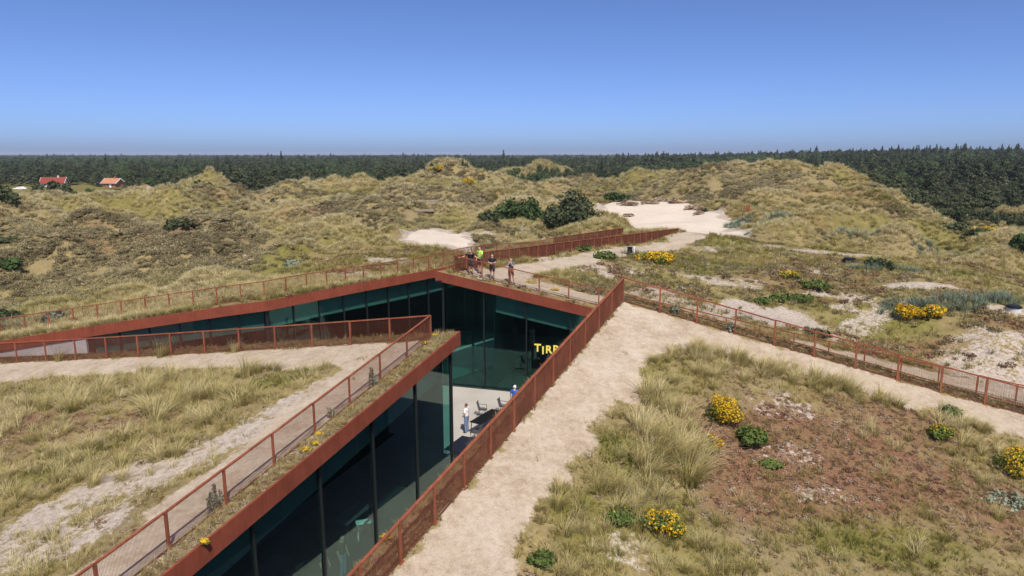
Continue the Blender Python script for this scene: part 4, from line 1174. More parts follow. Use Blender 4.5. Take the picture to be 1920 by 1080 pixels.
def lumps(r, h, k, seed):
    g = random.Random(seed)
    L = [(0, 0, h * .5, r * .75, r * .75, h * .5)]
    for i in range(k):
        a = 6.283 * i / k + g.uniform(-.4, .4); d = r * g.uniform(.4, .9)
        L.append((d * math.cos(a), d * math.sin(a), h * g.uniform(.3, .62), r * g.uniform(.2, .5), r * g.uniform(.2, .5), h * g.uniform(.2, .45)))
    return L
for i, (px, py, pl, r, h, n, fl, mt, lb, cat) in enumerate([
    (1358, 792, PLD, .62, .85, 520, 900, 'gorse', 'largest yellow flowering broom bush, on the right roof', 'bush'),
    (1330, 852, PLD, .40, .62, 380, 330, 'gorse', 'smaller yellow broom bush just below the largest one', 'bush'),
    (1410, 838, PLD, .55, .66, 1500, 18, 'gorse', 'round bright green bush right of the yellow broom bushes', 'bush'),
    (1238, 1000, PLD, .60, .45, 520, 330, 'gorse', 'low yellow broom at the bottom of the right roof field', 'bush'),
    (1165, 985, PLD, .55, .35, 520, 12, 'gorse', 'low dark green bush left of the bottom yellow broom', 'bush'),
    (1905, 900, PLD, .70, .95, 620, 800, 'gorse', 'yellow broom bush cut off by the right picture edge', 'bush'),
    (1763, 828, PLD, .48, .50, 720, 160, 'gorse', 'yellow green bush at the right end of the red moss', 'bush'),
    (1783, 785, PLD, .42, .40, 520, 0, 'gorse', 'small dark green shrub beside the right hand walk', 'bush'),
    (1445, 878, PLD, .36, .22, 380, 4, 'gorse', 'small flat green plant on the red moss', 'plant'),
    (1020, 1068, PLD, .34, .42, 520, 0, 'gorse', 'bright green bush at the lower edge of the wide walk', 'bush'),
    (1880, 955, PLD, .75, .30, 300, 0, 'silver', 'sprawling silvery plant near the right picture edge', 'plant'),
    (1705, 576, 46.2, 1.05, .75, 260, 420, 'gorse', 'left of two yellow brooms side by side on the heath', 'bush'),
    (1752, 580, 45.8, .85, .70, 240, 320, 'gorse', 'right of two yellow brooms side by side on the heath', 'bush'),
    (1240, 478, 55.5, 1.0, .95, 200, 420, 'gorse', 'yellow broom bush beside the path to the white sand', 'bush'),
    (1206, 476, 56, .9, .5, 160, 160, 'gorse', 'low pale yellow broom left of the bush by the sand path', 'bush'),
    (1478, 517, 54.5, .9, .45, 160, 170, 'gorse', 'small yellow broom far out in the middle of the heath', 'bush'),
    (1645, 514, 56.5, 1.15, .95, 700, 0, 'pine', 'dark rounded juniper alone on the level heath', 'bush'),
    (1590, 498, 60, .5, .25, 160, 0, 'pine', 'tiny dark shrub beside the flat lid on the heath', 'bush'),
    (1135, 480, 54.5, .9, .6, 300, 0, 'gorse', 'green bush at the near side of the sand path', 'bush'),
    (1080, 497, 57, 1.2, .40, 300, 0, 'gorse', 'low green bush between the sand path and the railing', 'bush'),
    (1460, 548, 49, .75, .5, 300, 0, 'gorse', 'small green bush above the pale sand patch on the heath', 'bush'),
    (1430, 553, 48.5, .6, .4, 250, 0, 'gorse', 'left small green bush above the pale sand patch', 'bush'),
    (1530, 530, 52, 1.2, .5, 380, 0, 'gorse', 'broad green bush in the middle of the heath', 'bush'),
    (1500, 545, 49.2, 1.1, .45, 340, 0, 'gorse', 'broad low green bush in front of the heath tussocks', 'bush'),
    (1528, 625, 42.5, .8, .55, 340, 0, 'pine', 'dark green bush just behind the right hand railing', 'bush'),
    (552, 500, 58, 1.3, 1.0, 520, 0, 'silver', 'pale green shrub in the grassy hollow behind the left railing', 'bush'),
    (105, 610, 43.2, .7, .8, 300, 0, 'silver', 'silvery shrub on the far left roof edge', 'bush'),
    (1265, 590, PLD, .22, .42, 220, 0, 'silver', 'small grey green plant at the right railing near the roof tip', 'plant'),
    (1371, 622, PLD, .24, .42, 220, 0, 'silver', 'second grey green plant along the right hand railing', 'plant'),
]):
    plant('broom_bush' if fl > 100 else ('low_plant' if cat == 'plant' else 'green_bush'), lb, cat, Pp(px, py, pl), n, lumps(r, h, 6, i), 0.05 if not isinstance(pl, (int, float)) else 0.11, mt, fl, i)

# spiky grey mulleins on the planted strip by the left railing
def mullein(px, py, label, k, seed, s=1.0):
    g = np.random.default_rng(seed); par = tag(empty('mullein', Pp(px, py, PLA)), label, 'plant')
    m = MB(); lob = []
    for i in range(k):
        a = g.uniform(0, 6.28); d = g.uniform(.02, .22) * s; h = g.uniform(.35, .75) * s
        x, y = d * math.cos(a), d * math.sin(a); m.tube([(x * .4, y * .4, -.05), (x, y, h)], [.014, .006], 5)
        for z in np.arange(.08, h, .07): lob.append((x, y, z, .045 * s, .045 * s, .04))
    m.build('stem', M['bark'], par)
    V, F, S = leaf_cloud(g, 80 * k, lob, .026 * s, shell=.3)
    link(bpy.data.objects.new('leaves', np_mesh('leaves', V, F, M['silver'], S + .5)), par)
mullein(697, 728, 'grey green spiky mullein on the strip near the left roof tip', 9, 71)
mullein(622, 785, 'dark spiky weed halfway up the left planted strip', 6, 72, .7)
mullein(405, 962, 'tall grey spiky mullein on the lower left planted strip', 10, 73, 1.15)
def stonecrop(px, py, pl, label, r, seed):
    g = np.random.default_rng(seed); par = tag(empty('stonecrop', Pp(px, py, pl)), label, 'flowers')
    V, F, S = leaf_cloud(g, 130, [(0, 0, .05, r, r * .7, .07)], .025, shell=.3)
    link(bpy.data.objects.new('leaves', np_mesh('leaves', V, F, M['gorse'], S + .5)), par)
    V, F, S = leaf_cloud(g, 120, [(0, 0, .09, r * .95, r * .65, .06)], .026, shell=.5)
    link(bpy.data.objects.new('flowers', np_mesh('flowers', V, F, M['bloom'], S + .55)), par)
for i, (px, py, pl, lb, r) in enumerate([(385, 1027, PLA, 'yellow stonecrop lowest on the left planted strip', .13), (600, 820, PLA, 'yellow stonecrop topmost of three on the left planted strip', .15), (575, 850, PLA, 'yellow stonecrop in the middle of the left planted strip', .2), (592, 838, PLA, 'small yellow stonecrop between two others on the left strip', .14),
        (815, 632, PLA, 'yellow stonecrop at the very tip outside the left railing', .16), (797, 647, PLA, 'yellow stonecrop next to the last left railing post', .16), (997, 552, 45.2, 'yellow stonecrop on the far roof edge below the railing', .5), (1040, 563, 44.3, 'yellow stonecrop farther right on the far roof edge', .35), (725, 1017, PLD, 'yellow stonecrop behind the mesh of the right railing', .18)]):
    stonecrop(px, py, pl, lb, r, 90 + i)
# grass clumps grown into the left railing
for px, py, s, lb in [(112, 682, .95, 'grass clump grown into the left end of the inner railing'), (303, 672, 1.05, 'tall grass clump grown through the middle of the inner railing'), (440, 662, .75, 'small grass clump grown into the inner railing near its tip')]:
    p = onplane(px, py, PLA); o = link(bpy.data.objects.new('grass_clump', SRC['marram'][0])); o.location = (p[0], p[1], float(H(p[0], p[1]))); o.scale = (s, s, s * 1.05); tag(o, lb, 'grass clump')
# ------------------------------------------------------------------ trees
def pine_mesh(seed, h=9.0, spread=2.6, n=620, size=0.42, conic=0.28, base=0.22):
    g = np.random.default_rng(seed); lob = []
    k = 16
    for i in range(k):
        t = base + (1 - base) * (i + 0.5) / k
        r = spread * (1 - t) ** conic * (0.5 + 0.5 * min(1, (1 - t) * 3))
        a = i * 2.4 + g.uniform(-.5, .5); d = r * g.uniform(.35, .75)
        lob.append((d * math.cos(a), d * math.sin(a), h * t, r * g.uniform(.42, .65), r * g.uniform(.42, .65), h * g.uniform(.07, .115)))
    lob.append((0, 0, h * .9, spread * .4, spread * .4, h * .09))
    V, F, S = leaf_cloud(g, n, lob, size, shell=0.45)
    return V, F, S
def spruce_mesh(seed, h=14.0, spread=2.6, n=560, size=0.45):
    g = np.random.default_rng(seed); lob = []
    k = 20
    for i in range(k):
        t = 0.08 + 0.92 * i / (k - 1); r = spread * (1 - t) + 0.12
        for q in range(2):
            a = i * 1.9 + q * 3.14 + g.uniform(-.5, .5)
            lob.append((r * .5 * math.cos(a), r * .5 * math.sin(a), h * t, r * .55 + .05, r * .55 + .05, h * .03))
    V, F, S = leaf_cloud(g, n, lob, size, shell=0.4)
    return V, F, S
def round_mesh(seed, h=8.0, spread=3.2, n=620, size=0.42):
    g = np.random.default_rng(seed); lob = []
    for i in range(15):
        a = g.uniform(0, 6.28); t = g.uniform(.35, .92); rr = spread * math.sqrt(max(0.05, 1 - ((t - .55) / .45) ** 2)) * .62
        lob.append((rr * math.cos(a), rr * math.sin(a), h * t, spread * g.uniform(.28, .46), spread * g.uniform(.28, .46), h * g.uniform(.09, .16)))
    V, F, S = leaf_cloud(g, n, lob, size, shell=0.5)
    return V, F, S
def trunk_mb(h, r, seed, limbs=5, reach=1.6, low=0.3):
    g = random.Random(seed); m = MB()
    m.tube([(0, 0, -.3), (g.uniform(-.1, .1), g.uniform(-.1, .1), h * .4), (g.uniform(-.2, .2), g.uniform(-.2, .2), h * .9)], [r, r * .7, r * .2], 7)
    for i in range(limbs):
        a = g.uniform(0, 6.28); z = h * (low + (.85 - low) * i / limbs); L = reach * (1 - .5 * i / limbs)
        m.tube([(0, 0, z), (L * .5 * math.cos(a), L * .5 * math.sin(a), z + L * .2), (L * math.cos(a), L * math.sin(a), z + L * .35)], [r * .4, r * .25, r * .1], 5)
    return m
TREE = {}
def tree_kind(key, fn, matk, h, tint=0.3, reach=1.6):
    V, F, S = fn
    crown = np_mesh('crown', V, F, M[matk], S + tint)
    tb = trunk_mb(h, 0.02 * h, hash(key) % 97, reach=reach)
    tm = bpy.data.meshes.new('trunk'); tm.from_pydata(tb.v, [], tb.f); tm.materials.append(M['bark'])
    TREE[key] = (crown, tm, h)
tree_kind('pine0', pine_mesh(1, 8.5, 3.3, 1500, .33), 'pine', 8.5, .34); tree_kind('pine1', pine_mesh(2, 7.5, 3.6, 1600, .33, .32), 'pine', 7.5, .42); tree_kind('pine2', pine_mesh(3, 9.5, 2.9, 1400, .33, .3), 'pine', 9.5, .28)
tree_kind('spruce0', spruce_mesh(4, 13, 3.2, 1300, .34), 'pine', 13.0, .22); tree_kind('spruce1', spruce_mesh(5, 12, 2.8, 1200, .33), 'pine', 12.0, .28)
tree_kind('round0', round_mesh(6, 8.0, 3.2, 1400, .28), 'broad', 8.0, .30); tree_kind('round1', round_mesh(7, 7, 3.4, 1400, .28), 'broad', 7.0, .42); tree_kind('scrub0', round_mesh(8, 4.2, 2.6, 1200, .2), 'pine', 4.2, .40); tree_kind('scrub1', round_mesh(9, 3.6, 2.9, 1200, .2), 'pine', 3.6, .36)
def tree(name, key, loc, s, label, group=None, sz=None, rz=None, cat='tree'):
    par = tag(empty(name, loc, random.uniform(0, 6.28) if rz is None else rz), label, cat, group); par.scale = (s, s, s if sz is None else sz)
    cr, tm, h = TREE[key]
    link(bpy.data.objects.new('crown', cr), par); link(bpy.data.objects.new('trunk', tm), par)
    return par
def combined(key):
    cr, tm, h = TREE[key]
    V = np.empty(len(cr.vertices) * 3, np.float32); cr.vertices.foreach_get('co', V); V = V.reshape(-1, 3)
    S = np.empty(len(V), np.float32); cr.attributes['shade'].data.foreach_get('value', S)
    F = np.arange(len(V)).reshape(-1, 4)
    return np_mesh('wood_' + key, V, F, cr.materials[0], S)
# dark bushes and lone trees among the dunes
def wide_bush(name, label, px, py, Y, w, h, n, seed, mt='pine', d=None, tint=.34, size=.2, cat='bush'):
    p = atY(px, py, Y); z = float(H(p[0], p[1])); g = random.Random(seed); d = d or w * .6
    L = []
    for i in range(13):
        a = g.uniform(0, 6.28); r = math.sqrt(g.random())
        zz = h * g.uniform(.25, .72) * (1 - .45 * r * r)
        L.append((w * .42 * r * math.cos(a), d * .42 * r * math.sin(a), zz, w * g.uniform(.13, .24), d * g.uniform(.14, .24), h * g.uniform(.18, .30)))
    return plant(name, label, cat, (p[0], p[1], z - .1), n, L, size, mt, 0, seed, tint=tint)
wide_bush('wild_bush', 'large dark green bush left of the two by the white sand', 985, 413, 92, 7.4, 4.9, 3000, 201, 'broad', tint=.12)
wide_bush('wild_bush', 'largest dark bush at the foot of the white sand', 1078, 432, 83, 7.4, 4.8, 3400, 202, 'pine', tint=.36)
wide_bush('wild_bush', 'rounded bush at the left edge of the white sand', 1128, 416, 86, 2.2, 1.5, 500, 203, 'pine', tint=.42)
wide_bush('wild_bush', 'sprawling low bush above the white sand', 1150, 379, 112, 6.0, 1.6, 600, 204, 'broad', tint=.15)
wide_bush('wild_bush', 'tiny dark bush above the largest pair', 1050, 378, 108, 1.8, 1.7, 260, 205)
wide_bush('wild_bush', 'small dark bush below the left large bush', 917, 430, 80, 2.8, 1.4, 500, 206)
wide_bush('wild_bush', 'dark bush on the dune above the left sand patch', 985, 368, 116, 1.6, 1.2, 200, 207)
wide_bush('wild_bush', 'narrow juniper at the right edge of the white sand', 1322, 391, 100, 1.2, 1.6, 260, 208)
wide_bush('wild_bush', 'small dark bush on the dune right of the white sand', 1418, 392, 100, 1.4, 1.4, 240, 209)
wide_bush('wild_bush', 'broad dark bush by the red post', 1426, 418, 90, 3.4, 1.7, 520, 210)
wide_bush('wild_bush', 'dark shrub at the left picture edge below the meadow', 8, 415, 86, 4.6, 3.2, 1200, 211, 'pine')
wide_bush('wild_bush', 'low dark bush left of the heath mound', 34, 425, 84, 3.4, 1.3, 500, 212, 'broad', tint=.2)
wide_bush('wild_bush', 'dark bush at the left edge of the heath mound', 5, 480, 66, 3.2, 1.2, 600, 213)
wide_bush('wild_bush', 'green bush at the left picture edge behind the railing', 15, 525, 55, 3.0, 1.4, 700, 214, 'broad', tint=.3)
wide_bush('wild_bush', 'dark bush right above the far left railing', 10, 600, 44.0, 2.2, 1.1, 500, 215)
wide_bush('wild_bush', 'dark heather strip on the shoulder of the heath mound', 345, 458, 64, 3.2, 1.0, 500, 216, 'pine', tint=.45)
wide_bush('wild_bush', 'low dark bush on the front of the heath mound', 378, 516, 54, 2.4, .7, 400, 217, 'pine', tint=.5)
wide_bush('wild_bush', 'dark thicket at the foot of the sharp dune top', 375, 361, 178, 9.0, 3.6, 700, 218, 'broad', tint=.1, size=.35)
wide_bush('wild_bush', 'dark bushes in the saddle behind the yellow dune', 985, 334, 172, 13, 4.5, 900, 219, 'broad', tint=.05, size=.4)
wide_bush('wild_bush', 'green bush at the right picture edge', 1912, 492, 68, 2.6, 2.2, 500, 220, 'broad', tint=.2)
wide_bush('wild_bush', 'small bush right of the steep dune end', 1750, 402, 118, 3.2, 2.2, 320, 221, 'broad', tint=.3)
for i, (px, py, Y, w, h) in enumerate([(1790, 443, 92, 5, 1.6), (1850, 440, 96, 6, 1.8), (1900, 448, 92, 5, 1.5), (1830, 465, 84, 4, 1.2), (1890, 470, 82, 4, 1.4)]):
    wide_bush('scrub_bush', 'dark scrub in the broom covered hollow at the right picture edge', px, py, Y, w, h, 420, 230 + i)['group'] = 'scrub at the right edge'
for i, (px, py, Y, lb) in enumerate([(1840, 428, 104, 'yellow broom left of two before the right wood'), (1895, 424, 106, 'yellow broom right of two before the right wood'), (1848, 450, 90, 'yellow broom in the hollow at the right'), (1915, 452, 89, 'yellow broom at the right picture edge beyond the heath'), (820, 331, 147, 'yellow broom on the crest of the middle dune'), (878, 358, 125, 'yellow broom below the crest of the middle dune'), (1533, 440, 78.5, 'small yellow broom at the foot of the right dune')]):
    p = atY(px, py, Y); plant('broom_bush', lb, 'bush', (p[0], p[1], float(H(p[0], p[1]))), 150, lumps(1.4 if i < 6 else .7, 1.1 if i < 6 else .7, 6, 300 + i), .16, 'gorse', 240, 310 + i)
def tpos(px, py, Y):
    p = atY(px, py, Y); return (p[0], p[1], float(H(p[0], p[1])) - .1)
tree('pine_tree', 'pine1', tpos(515, 413, 108), .34, 'small dark pine alone on the dune slope', rz=.3)
tree('pine_tree', 'pine1', tpos(105, 386, 128), .72, 'wide dark pine in front of the red roofed house', rz=1.0)
tree('pine_tree', 'pine0', tpos(75, 384, 132), .75, 'tall dark pine left of the wide one by the red roof', rz=2.0)
tree('pine_tree', 'pine1', tpos(128, 384, 130), .55, 'low dark pine right of the wide one by the red roof', rz=2.6)
tree('young_tree', 'round0', tpos(172, 374, 150), .5, 'young bright green tree beside the meadow')

# the wood: the nearest trees one by one, the rest as one mass
def meadow(x, y):
    return ell(x, y, -175, 262, 78, 26) < 1.0
HOUSES = [(atY(100, 348, 290)[:2], 14), (atY(212, 350, 262)[:2], 13)]
def wood_ok(x, y):
    k = (y > 200) | ((x > 62 + (y - 118) * 0.35) & (y > 118)) | ((x < -120) & (y > 150))
    k &= ~meadow(x, y)
    uu = x / np.maximum(y, 1) * 1300 + 960
    k &= ~((uu < 212) & (y < 288) & (y > 140) & (x < 0))
    k &= blow(x, y) < .2
    for cx, cy, sx, sy, hh in FARD: k &= ~((ell(x, y, cx, cy, sx * 1.02, sy) < 1.0))
    for c, r in HOUSES: k &= np.hypot(x - c[0], y - c[1]) > r
    # keep sight lines to the two houses and dune tops open
    for (px0, px1, y0, y1) in ((60, 128, 200, 285), (165, 245, 190, 258)):
        u = x / np.maximum(y, 1) * 1300 + 960
        k &= ~((u > px0) & (u < px1) & (y > y0) & (y < y1))
    return k
def wood():
    pts = []
    for (y0, y1, sp) in ((116, 260, 4.6), (260, 420, 5.6), (420, 700, 8.0), (700, 1200, 12.5), (1200, 2200, 20.0), (2200, 4200, 36.0)):
        xs = np.arange(-y1 * .82, y1 * .82, sp); ys = np.arange(y0, y1, sp)
        X, Y = np.meshgrid(xs, ys); X = X.ravel() + RNG.uniform(-.45, .45, X.size) * sp; Y = Y.ravel() + RNG.uniform(-.45, .45, Y.size) * sp
        k = (np.abs(X) < Y * .80 + 8) & wood_ok(X, Y)
        pts.append(np.c_[X[k], Y[k], np.full(k.sum(), sp)])
    P = np.vstack(pts)
    d = np.hypot(P[:, 0], P[:, 1]); P = P[np.argsort(d)]
    x, y, sp = P[:, 0], P[:, 1], P[:, 2]
    z = np.where(y < 420, H(np.clip(x, -400, 400), np.minimum(y, 430)), 2.0)
    z = z + 3.5 * smooth(400, 1200, y) * (fbm(x / 400, y / 400, 401, 3)) + 7.0 * smooth(60, 400, x) * smooth(200, 500, y) * (1 - smooth(900, 1600, y))
    n = len(P)
    mixn = fbm(x / 60, y / 60, 411, 3) + RNG.normal(0, .08, n)
    edge_scrub = (x > 60) & (y < 215 + 40 * (fbm(x / 30, y / 30, 441, 2) - .5)) | ((y < 228) & (x > -60))
    tall = fbm(x / 90, y / 90, 421, 3)
    kind = np.where(edge_scrub & (RNG.uniform(0, 1, n) < .93), np.where(RNG.uniform(0, 1, n) < .5, 7, 8),
           np.where(mixn > .58, np.where(RNG.uniform(0, 1, n) < .5, 5, 6), np.where(RNG.uniform(0, 1, n) < .05 + .06 * (x > 90) * (y > 220), np.where(RNG.uniform(0, 1, n) < .5, 3, 4), RNG.integers(0, 3, n))))
    keys = ['pine0', 'pine1', 'pine2', 'spruce0', 'spruce1', 'round0', 'round1', 'scrub0', 'scrub1']
    hs = np.array([TREE[k][2] for k in keys])
    sc = RNG.uniform(.72, 1.08, n) * (.82 + .4 * (tall - .5))
    sc *= np.where(y > 420, 1.12, 1.0) * np.where((x > 70) & (y > 230) & (y < 900), 1.15, 1.0)
    wide = np.clip(sp / 6.0, 1, 4.5) ** .75
    # nobody stands above the skyline except a few spires
    top = z + hs[kind] * sc; lim = np.where(y > 230, 15.6 + .004 * y, 99) + np.where(RNG.uniform(0, 1, n) < .10, RNG.uniform(.5, 3.0, n), 0) + (tall - .5) * 5 + 5.0 * smooth(60, 260, x) * (1 - smooth(700, 1500, y))
    f = np.minimum(1, (lim - z) / (hs[kind] * sc)); sz = sc * f
    near = 250
    vis = np.ones(n, bool)
    names = {0: 'pine_tree', 1: 'pine_tree', 2: 'pine_tree', 3: 'spruce_tree', 4: 'spruce_tree', 5: 'leafy_tree', 6: 'leafy_tree', 7: 'mountain_pine', 8: 'mountain_pine'}
    desc = {'pine_tree': 'dark green pine', 'spruce_tree': 'pointed dark spruce', 'leafy_tree': 'lighter green round topped leafy tree', 'mountain_pine': 'low bushy mountain pine'}
    for i in range(near):
        nm = names[int(kind[i])]
        where = 'in the wood at the right' if x[i] > 30 else ('in the wood behind the middle dunes' if x[i] > -70 else 'in the wood at the left by the meadow')
        tree(nm, keys[kind[i]], (x[i], y[i], z[i] - .1), float(sc[i] * wide[i]), desc[nm] + ' ' + where, nm.replace('_', ' ') + 's ' + where, sz=float(sz[i]))
    tint = np.clip(RNG.normal(0, .09, n) + (fbm(x / 40, y / 40, 431, 3) - .5) * .35, -.3, .4)
    for q, k_ in enumerate(keys):
        u = np.where(kind == q)[0]; u = u[u >= near]
        if len(u) == 0: continue
        scatter('distant_wood', 'dark green wood stretching to the horizon', 'wood', combined(k_), np.c_[x[u], y[u], z[u] - .1], np.c_[np.zeros(len(u)), np.zeros(len(u)), RNG.uniform(0, 6.28, len(u))], np.c_[sc[u] * wide[u], sc[u] * wide[u], sz[u]], tint[u])
wood()
# tree groups that stick out above the skyline
for px, py, Y, key, s, lb in [(527, 300, 420, 'spruce0', 1.0, 'tall spruce standing out on the left skyline'), (944, 296, 520, 'spruce0', 1.1, 'dark spruce standing out on the middle skyline'), (1680, 300, 380, 'spruce0', .95, 'tallest spruce on the right skyline'), (1769, 300, 380, 'spruce0', .9, 'broad spruce right of the tallest on the skyline')]:
    p = atY(px, 290, Y); tree('spruce_tree', key, (p[0], p[1], 2.0), s * 1.15, lb)

# ------------------------------------------------------------------ torn turf on the white sand
M['clod'] = simple('torn_turf', (0.30, 0.21, 0.14), 0.95, var=.45, scale=3)
def clod(px, py, Y, w, h, seed, lb):
    p = atY(px, py, Y); z = float(H(p[0], p[1])); par = tag(empty('turf_clod', (p[0], p[1], z)), lb, 'turf')
    g = random.Random(seed); m = MB()
    for i in range(9):
        a, b = g.uniform(-w, w) * .5, g.uniform(-w, w) * .25; r = g.uniform(.22, .42) * h
        pts = [(a + r * q, b + g.uniform(-.2, .2) * h, h * g.uniform(.1, .3)) for q in (-1, -.3, .4, 1)]
        m.tube(pts, [r * .2, r * .5, r * .45, r * .15], 7)
    m.build('soil', M['clod'], par)
    gg = np.random.default_rng(seed); V, F, S = leaf_cloud(gg, 420, [(g.uniform(-w, w) * .45, g.uniform(-w, w) * .2, h * .3, w * .2, w * .14, h * .3) for _ in range(7)], .12, shell=.3)
    link(bpy.data.objects.new('roots', np_mesh('roots', V, F, M['heath'], S + .62)), par)
for i, a in enumerate([(1170, 386, 104, 3.4, .9), (1178, 401, 96, 1.5, .7), (1218, 384, 105, 2.6, .8), (1240, 378, 108, 2.0, .8), (1275, 381, 105, 3.0, 1.2), (1300, 389, 100, 2.6, 1.0), (1312, 402, 95, 1.4, .6), (1290, 372, 108, 3.0, .9)]):
    clod(*a, 600 + i, ['torn brown turf edge left on the white sand', 'small fallen turf clod on the white sand', 'torn turf in the middle of the sand rim', 'turf fragment right of the middle on the sand rim', 'largest torn turf mass on the white sand', 'broken turf at the right on the white sand', 'lowest turf clod at the right of the white sand', 'turf edge topmost above the white sand'][i])

# ------------------------------------------------------------------ far houses and car
def house(c, rz, L, W, hw, hr, roofcol, label, wallcol):
    par = tag(empty('holiday_house', (c[0], c[1], float(H(c[0], c[1]))), rz), label, 'house')
    wm = simple('house_wall', wallcol, .9, var=.1); rm = simple('roof_tiles', roofcol, .85, var=.15, scale=1.5)
    m = MB(); m.box((0, 0, hw / 2), (L, W, hw))
    k = len(m.v)
    m.v += [(-L / 2, -W / 2, hw), (-L / 2, W / 2, hw), (-L / 2, 0, hw + hr * .9), (L / 2, -W / 2, hw), (L / 2, W / 2, hw), (L / 2, 0, hw + hr * .9)]
    m.f += [(k, k + 2, k + 1), (k + 3, k + 4, k + 5)]; m.mi += [0, 0]
    m.build('wall', wm, par)
    e = .5; sl = hr / (W / 2)
    for s in (-1, 1):
        m = MB()
        a = (-L / 2 - e, s * (W / 2 + e), hw - e * sl); b = (L / 2 + e, s * (W / 2 + e), hw - e * sl); c_ = (L / 2 + e, 0, hw + hr); d_ = (-L / 2 - e, 0, hw + hr)
        up = [(p[0], p[1], p[2] + .18) for p in (a, b, c_, d_)]
        m.hexa([a, b, c_, d_] + up); m.build('roof', rm, par)
        m = MB(); m.bar((s * (L / 2 + e + .04), -(W / 2 + e), hw - e * sl + .05), (s * (L / 2 + e + .04), 0, hw + hr + .05), .08, .3); m.bar((s * (L / 2 + e + .04), (W / 2 + e), hw - e * sl + .05), (s * (L / 2 + e + .04), 0, hw + hr + .05), .08, .3)
        m.build('barge_board', M['white'], par)
    for x in (-L * .32, -L * .1, L * .32):
        m = MB(); m.box((x, -W / 2 - .03, hw * .55), (1.0, .08, .8)); w_ = m.build('window', M['white'], par)
        m = MB(); m.box((x, -W / 2 - .08, hw * .55), (.85, .04, .65)); m.build('pane', M['mullion'], w_)
    m = MB(); m.box((L * .1, -W / 2 - .035, .8), (.8, .08, 1.6)); m.build('door', M['white'], par)
    m = MB(); m.box((L * .2, 0, hw + hr + .2), (.6, .6, 1.2)); m.build('chimney', wm, par)
house(atY(103, 349, 288), .25, 8.2, 5.2, 1.9, 2.0, (0.22, 0.042, 0.028), 'holiday house with red tiled roof beside the meadow', (.55, .52, .48))
house(atY(213, 350, 262), -.2, 5.6, 4.4, 1.7, 1.5, (0.42, 0.19, 0.10), 'small house with orange tiled roof behind the left dune', (.28, .12, .07))
def car(c, rz, label):
    par = tag(empty('parked_car', (c[0], c[1], float(H(c[0], c[1]))), rz), label, 'car')
    prof = [(-2.1, .35), (-2.15, .75), (-1.95, .95), (-1.2, 1.0), (-.6, 1.42), (.9, 1.45), (1.5, 1.02), (2.1, .88), (2.15, .4)]
    v = []; 
    for s in (-1, 1): v += [(x, s * (.85 if z < 1.1 else .68), z) for x, z in prof]
    n = len(prof); f = [tuple(range(n)), tuple(reversed(range(n, 2 * n)))] + [(i, i + n, (i + 1) % n + n, (i + 1) % n) for i in range(n)]
    mesh_obj('body', v, f, M['white'], par)
    for s in (-1, 1):
        m = MB(); m.hexa([(-1.0, s * .80, 1.02), (1.35, s * .80, 1.02), (1.35, s * .83, 1.02), (-1.0, s * .83, 1.02), (-.55, s * .70, 1.36), (.85, s * .70, 1.36), (.85, s * .73, 1.36), (-.55, s * .73, 1.36)]); m.build('side_window', M['mullion'], par)
        for x in (-1.35, 1.35):
            m = MB(); m.tube([(x, s * .72, .33), (x, s * .90, .33)], .33, 12); w_ = m.build('wheel', M['black'], par)
            m = MB(); m.tube([(x, s * .895, .33), (x, s * .91, .33)], .19, 10); m.build('rim', M['grey'], w_)
    m = MB(); m.hexa([(-1.18, -.66, 1.02), (-1.18, .66, 1.02), (-1.14, .66, 1.06), (-1.14, -.66, 1.06), (-.66, -.6, 1.38), (-.66, .6, 1.38), (-.62, .6, 1.42), (-.62, -.6, 1.42)]); m.build('windscreen', M['mullion'], par)
car(atY(38, 353, 262), .3, 'white car parked at the edge of the far left meadow')

# ------------------------------------------------------------------ small things on the heath
def lid(px, py, Y, lb, r, pale):
    p = atY(px, py, Y); z = float(H(p[0], p[1])); par = tag(empty('round_lid', (p[0], p[1], z)), lb, 'lid')
    m = MB(); m.tube([(0, 0, -.1), (0, 0, .22)], r * .92, 20); m.build('collar', M['concrete' if pale else 'grey'], par)
    m = MB(); m.tube([(0, 0, .223), (0, 0, .30), (0, 0, .36)], [r, r, r * .8], 20); m.build('cover', M['black'], par)
lid(1900, 582, 45.5, 'round black lid on a pale collar at the right edge of the heath', .48, True)
lid(1592, 498, 60, 'small dark lid among low shrubs on the heath', .5, False)
p = tpos(1400, 422, 89); par = tag(empty('sign_post', p), 'rust red sign post in front of the right dune', 'sign')
m = MB(); m.box((0, 0, .8), (.1, .1, 1.8)); m.build('post', M['corten_f'], par); m = MB(); m.box((0, -.08, 1.3), (.55, .05, .7)); m.build('board', M['corten_f'], par); m = MB(); m.box((.0, .2, .25), (1.1, .5, .5)); m.build('plinth', M['corten_f'], par)
p = tpos(1184, 472, 57.0); par = tag(empty('bollard_box', p), 'dark box and white post beside the path to the white sand', 'box')
m = MB(); m.box((-.15, 0, .35), (.35, .35, .8)); m.box((-.15, 0, .77), (.4, .4, .05)); m.build('box', M['black'], par); m = MB(); m.tube([(.2, 0, -.1), (.2, 0, .75), (.2, 0, .82)], [.07, .07, .03], 8); m.build('post', M['white'], par)
p = tpos(978, 452, 74); par = tag(empty('stake', p), 'pale wooden stake with green matting behind the steel wall', 'stake')
m = MB(); m.tube([(0, 0, -.2), (.02, 0, 1.0), (.03, 0, 1.1)], [.09, .08, .03], 7); m.build('stake', simple('grey_wood', (.35, .34, .30), .9, var=.2), par)
gg = np.random.default_rng(5); V, F, S = leaf_cloud(gg, 260, [(0, -.2, .3, 1.5, .8, .35)], .12); link(bpy.data.objects.new('matting', np_mesh('matting', V, F, M['broad'], S + .5)), par)
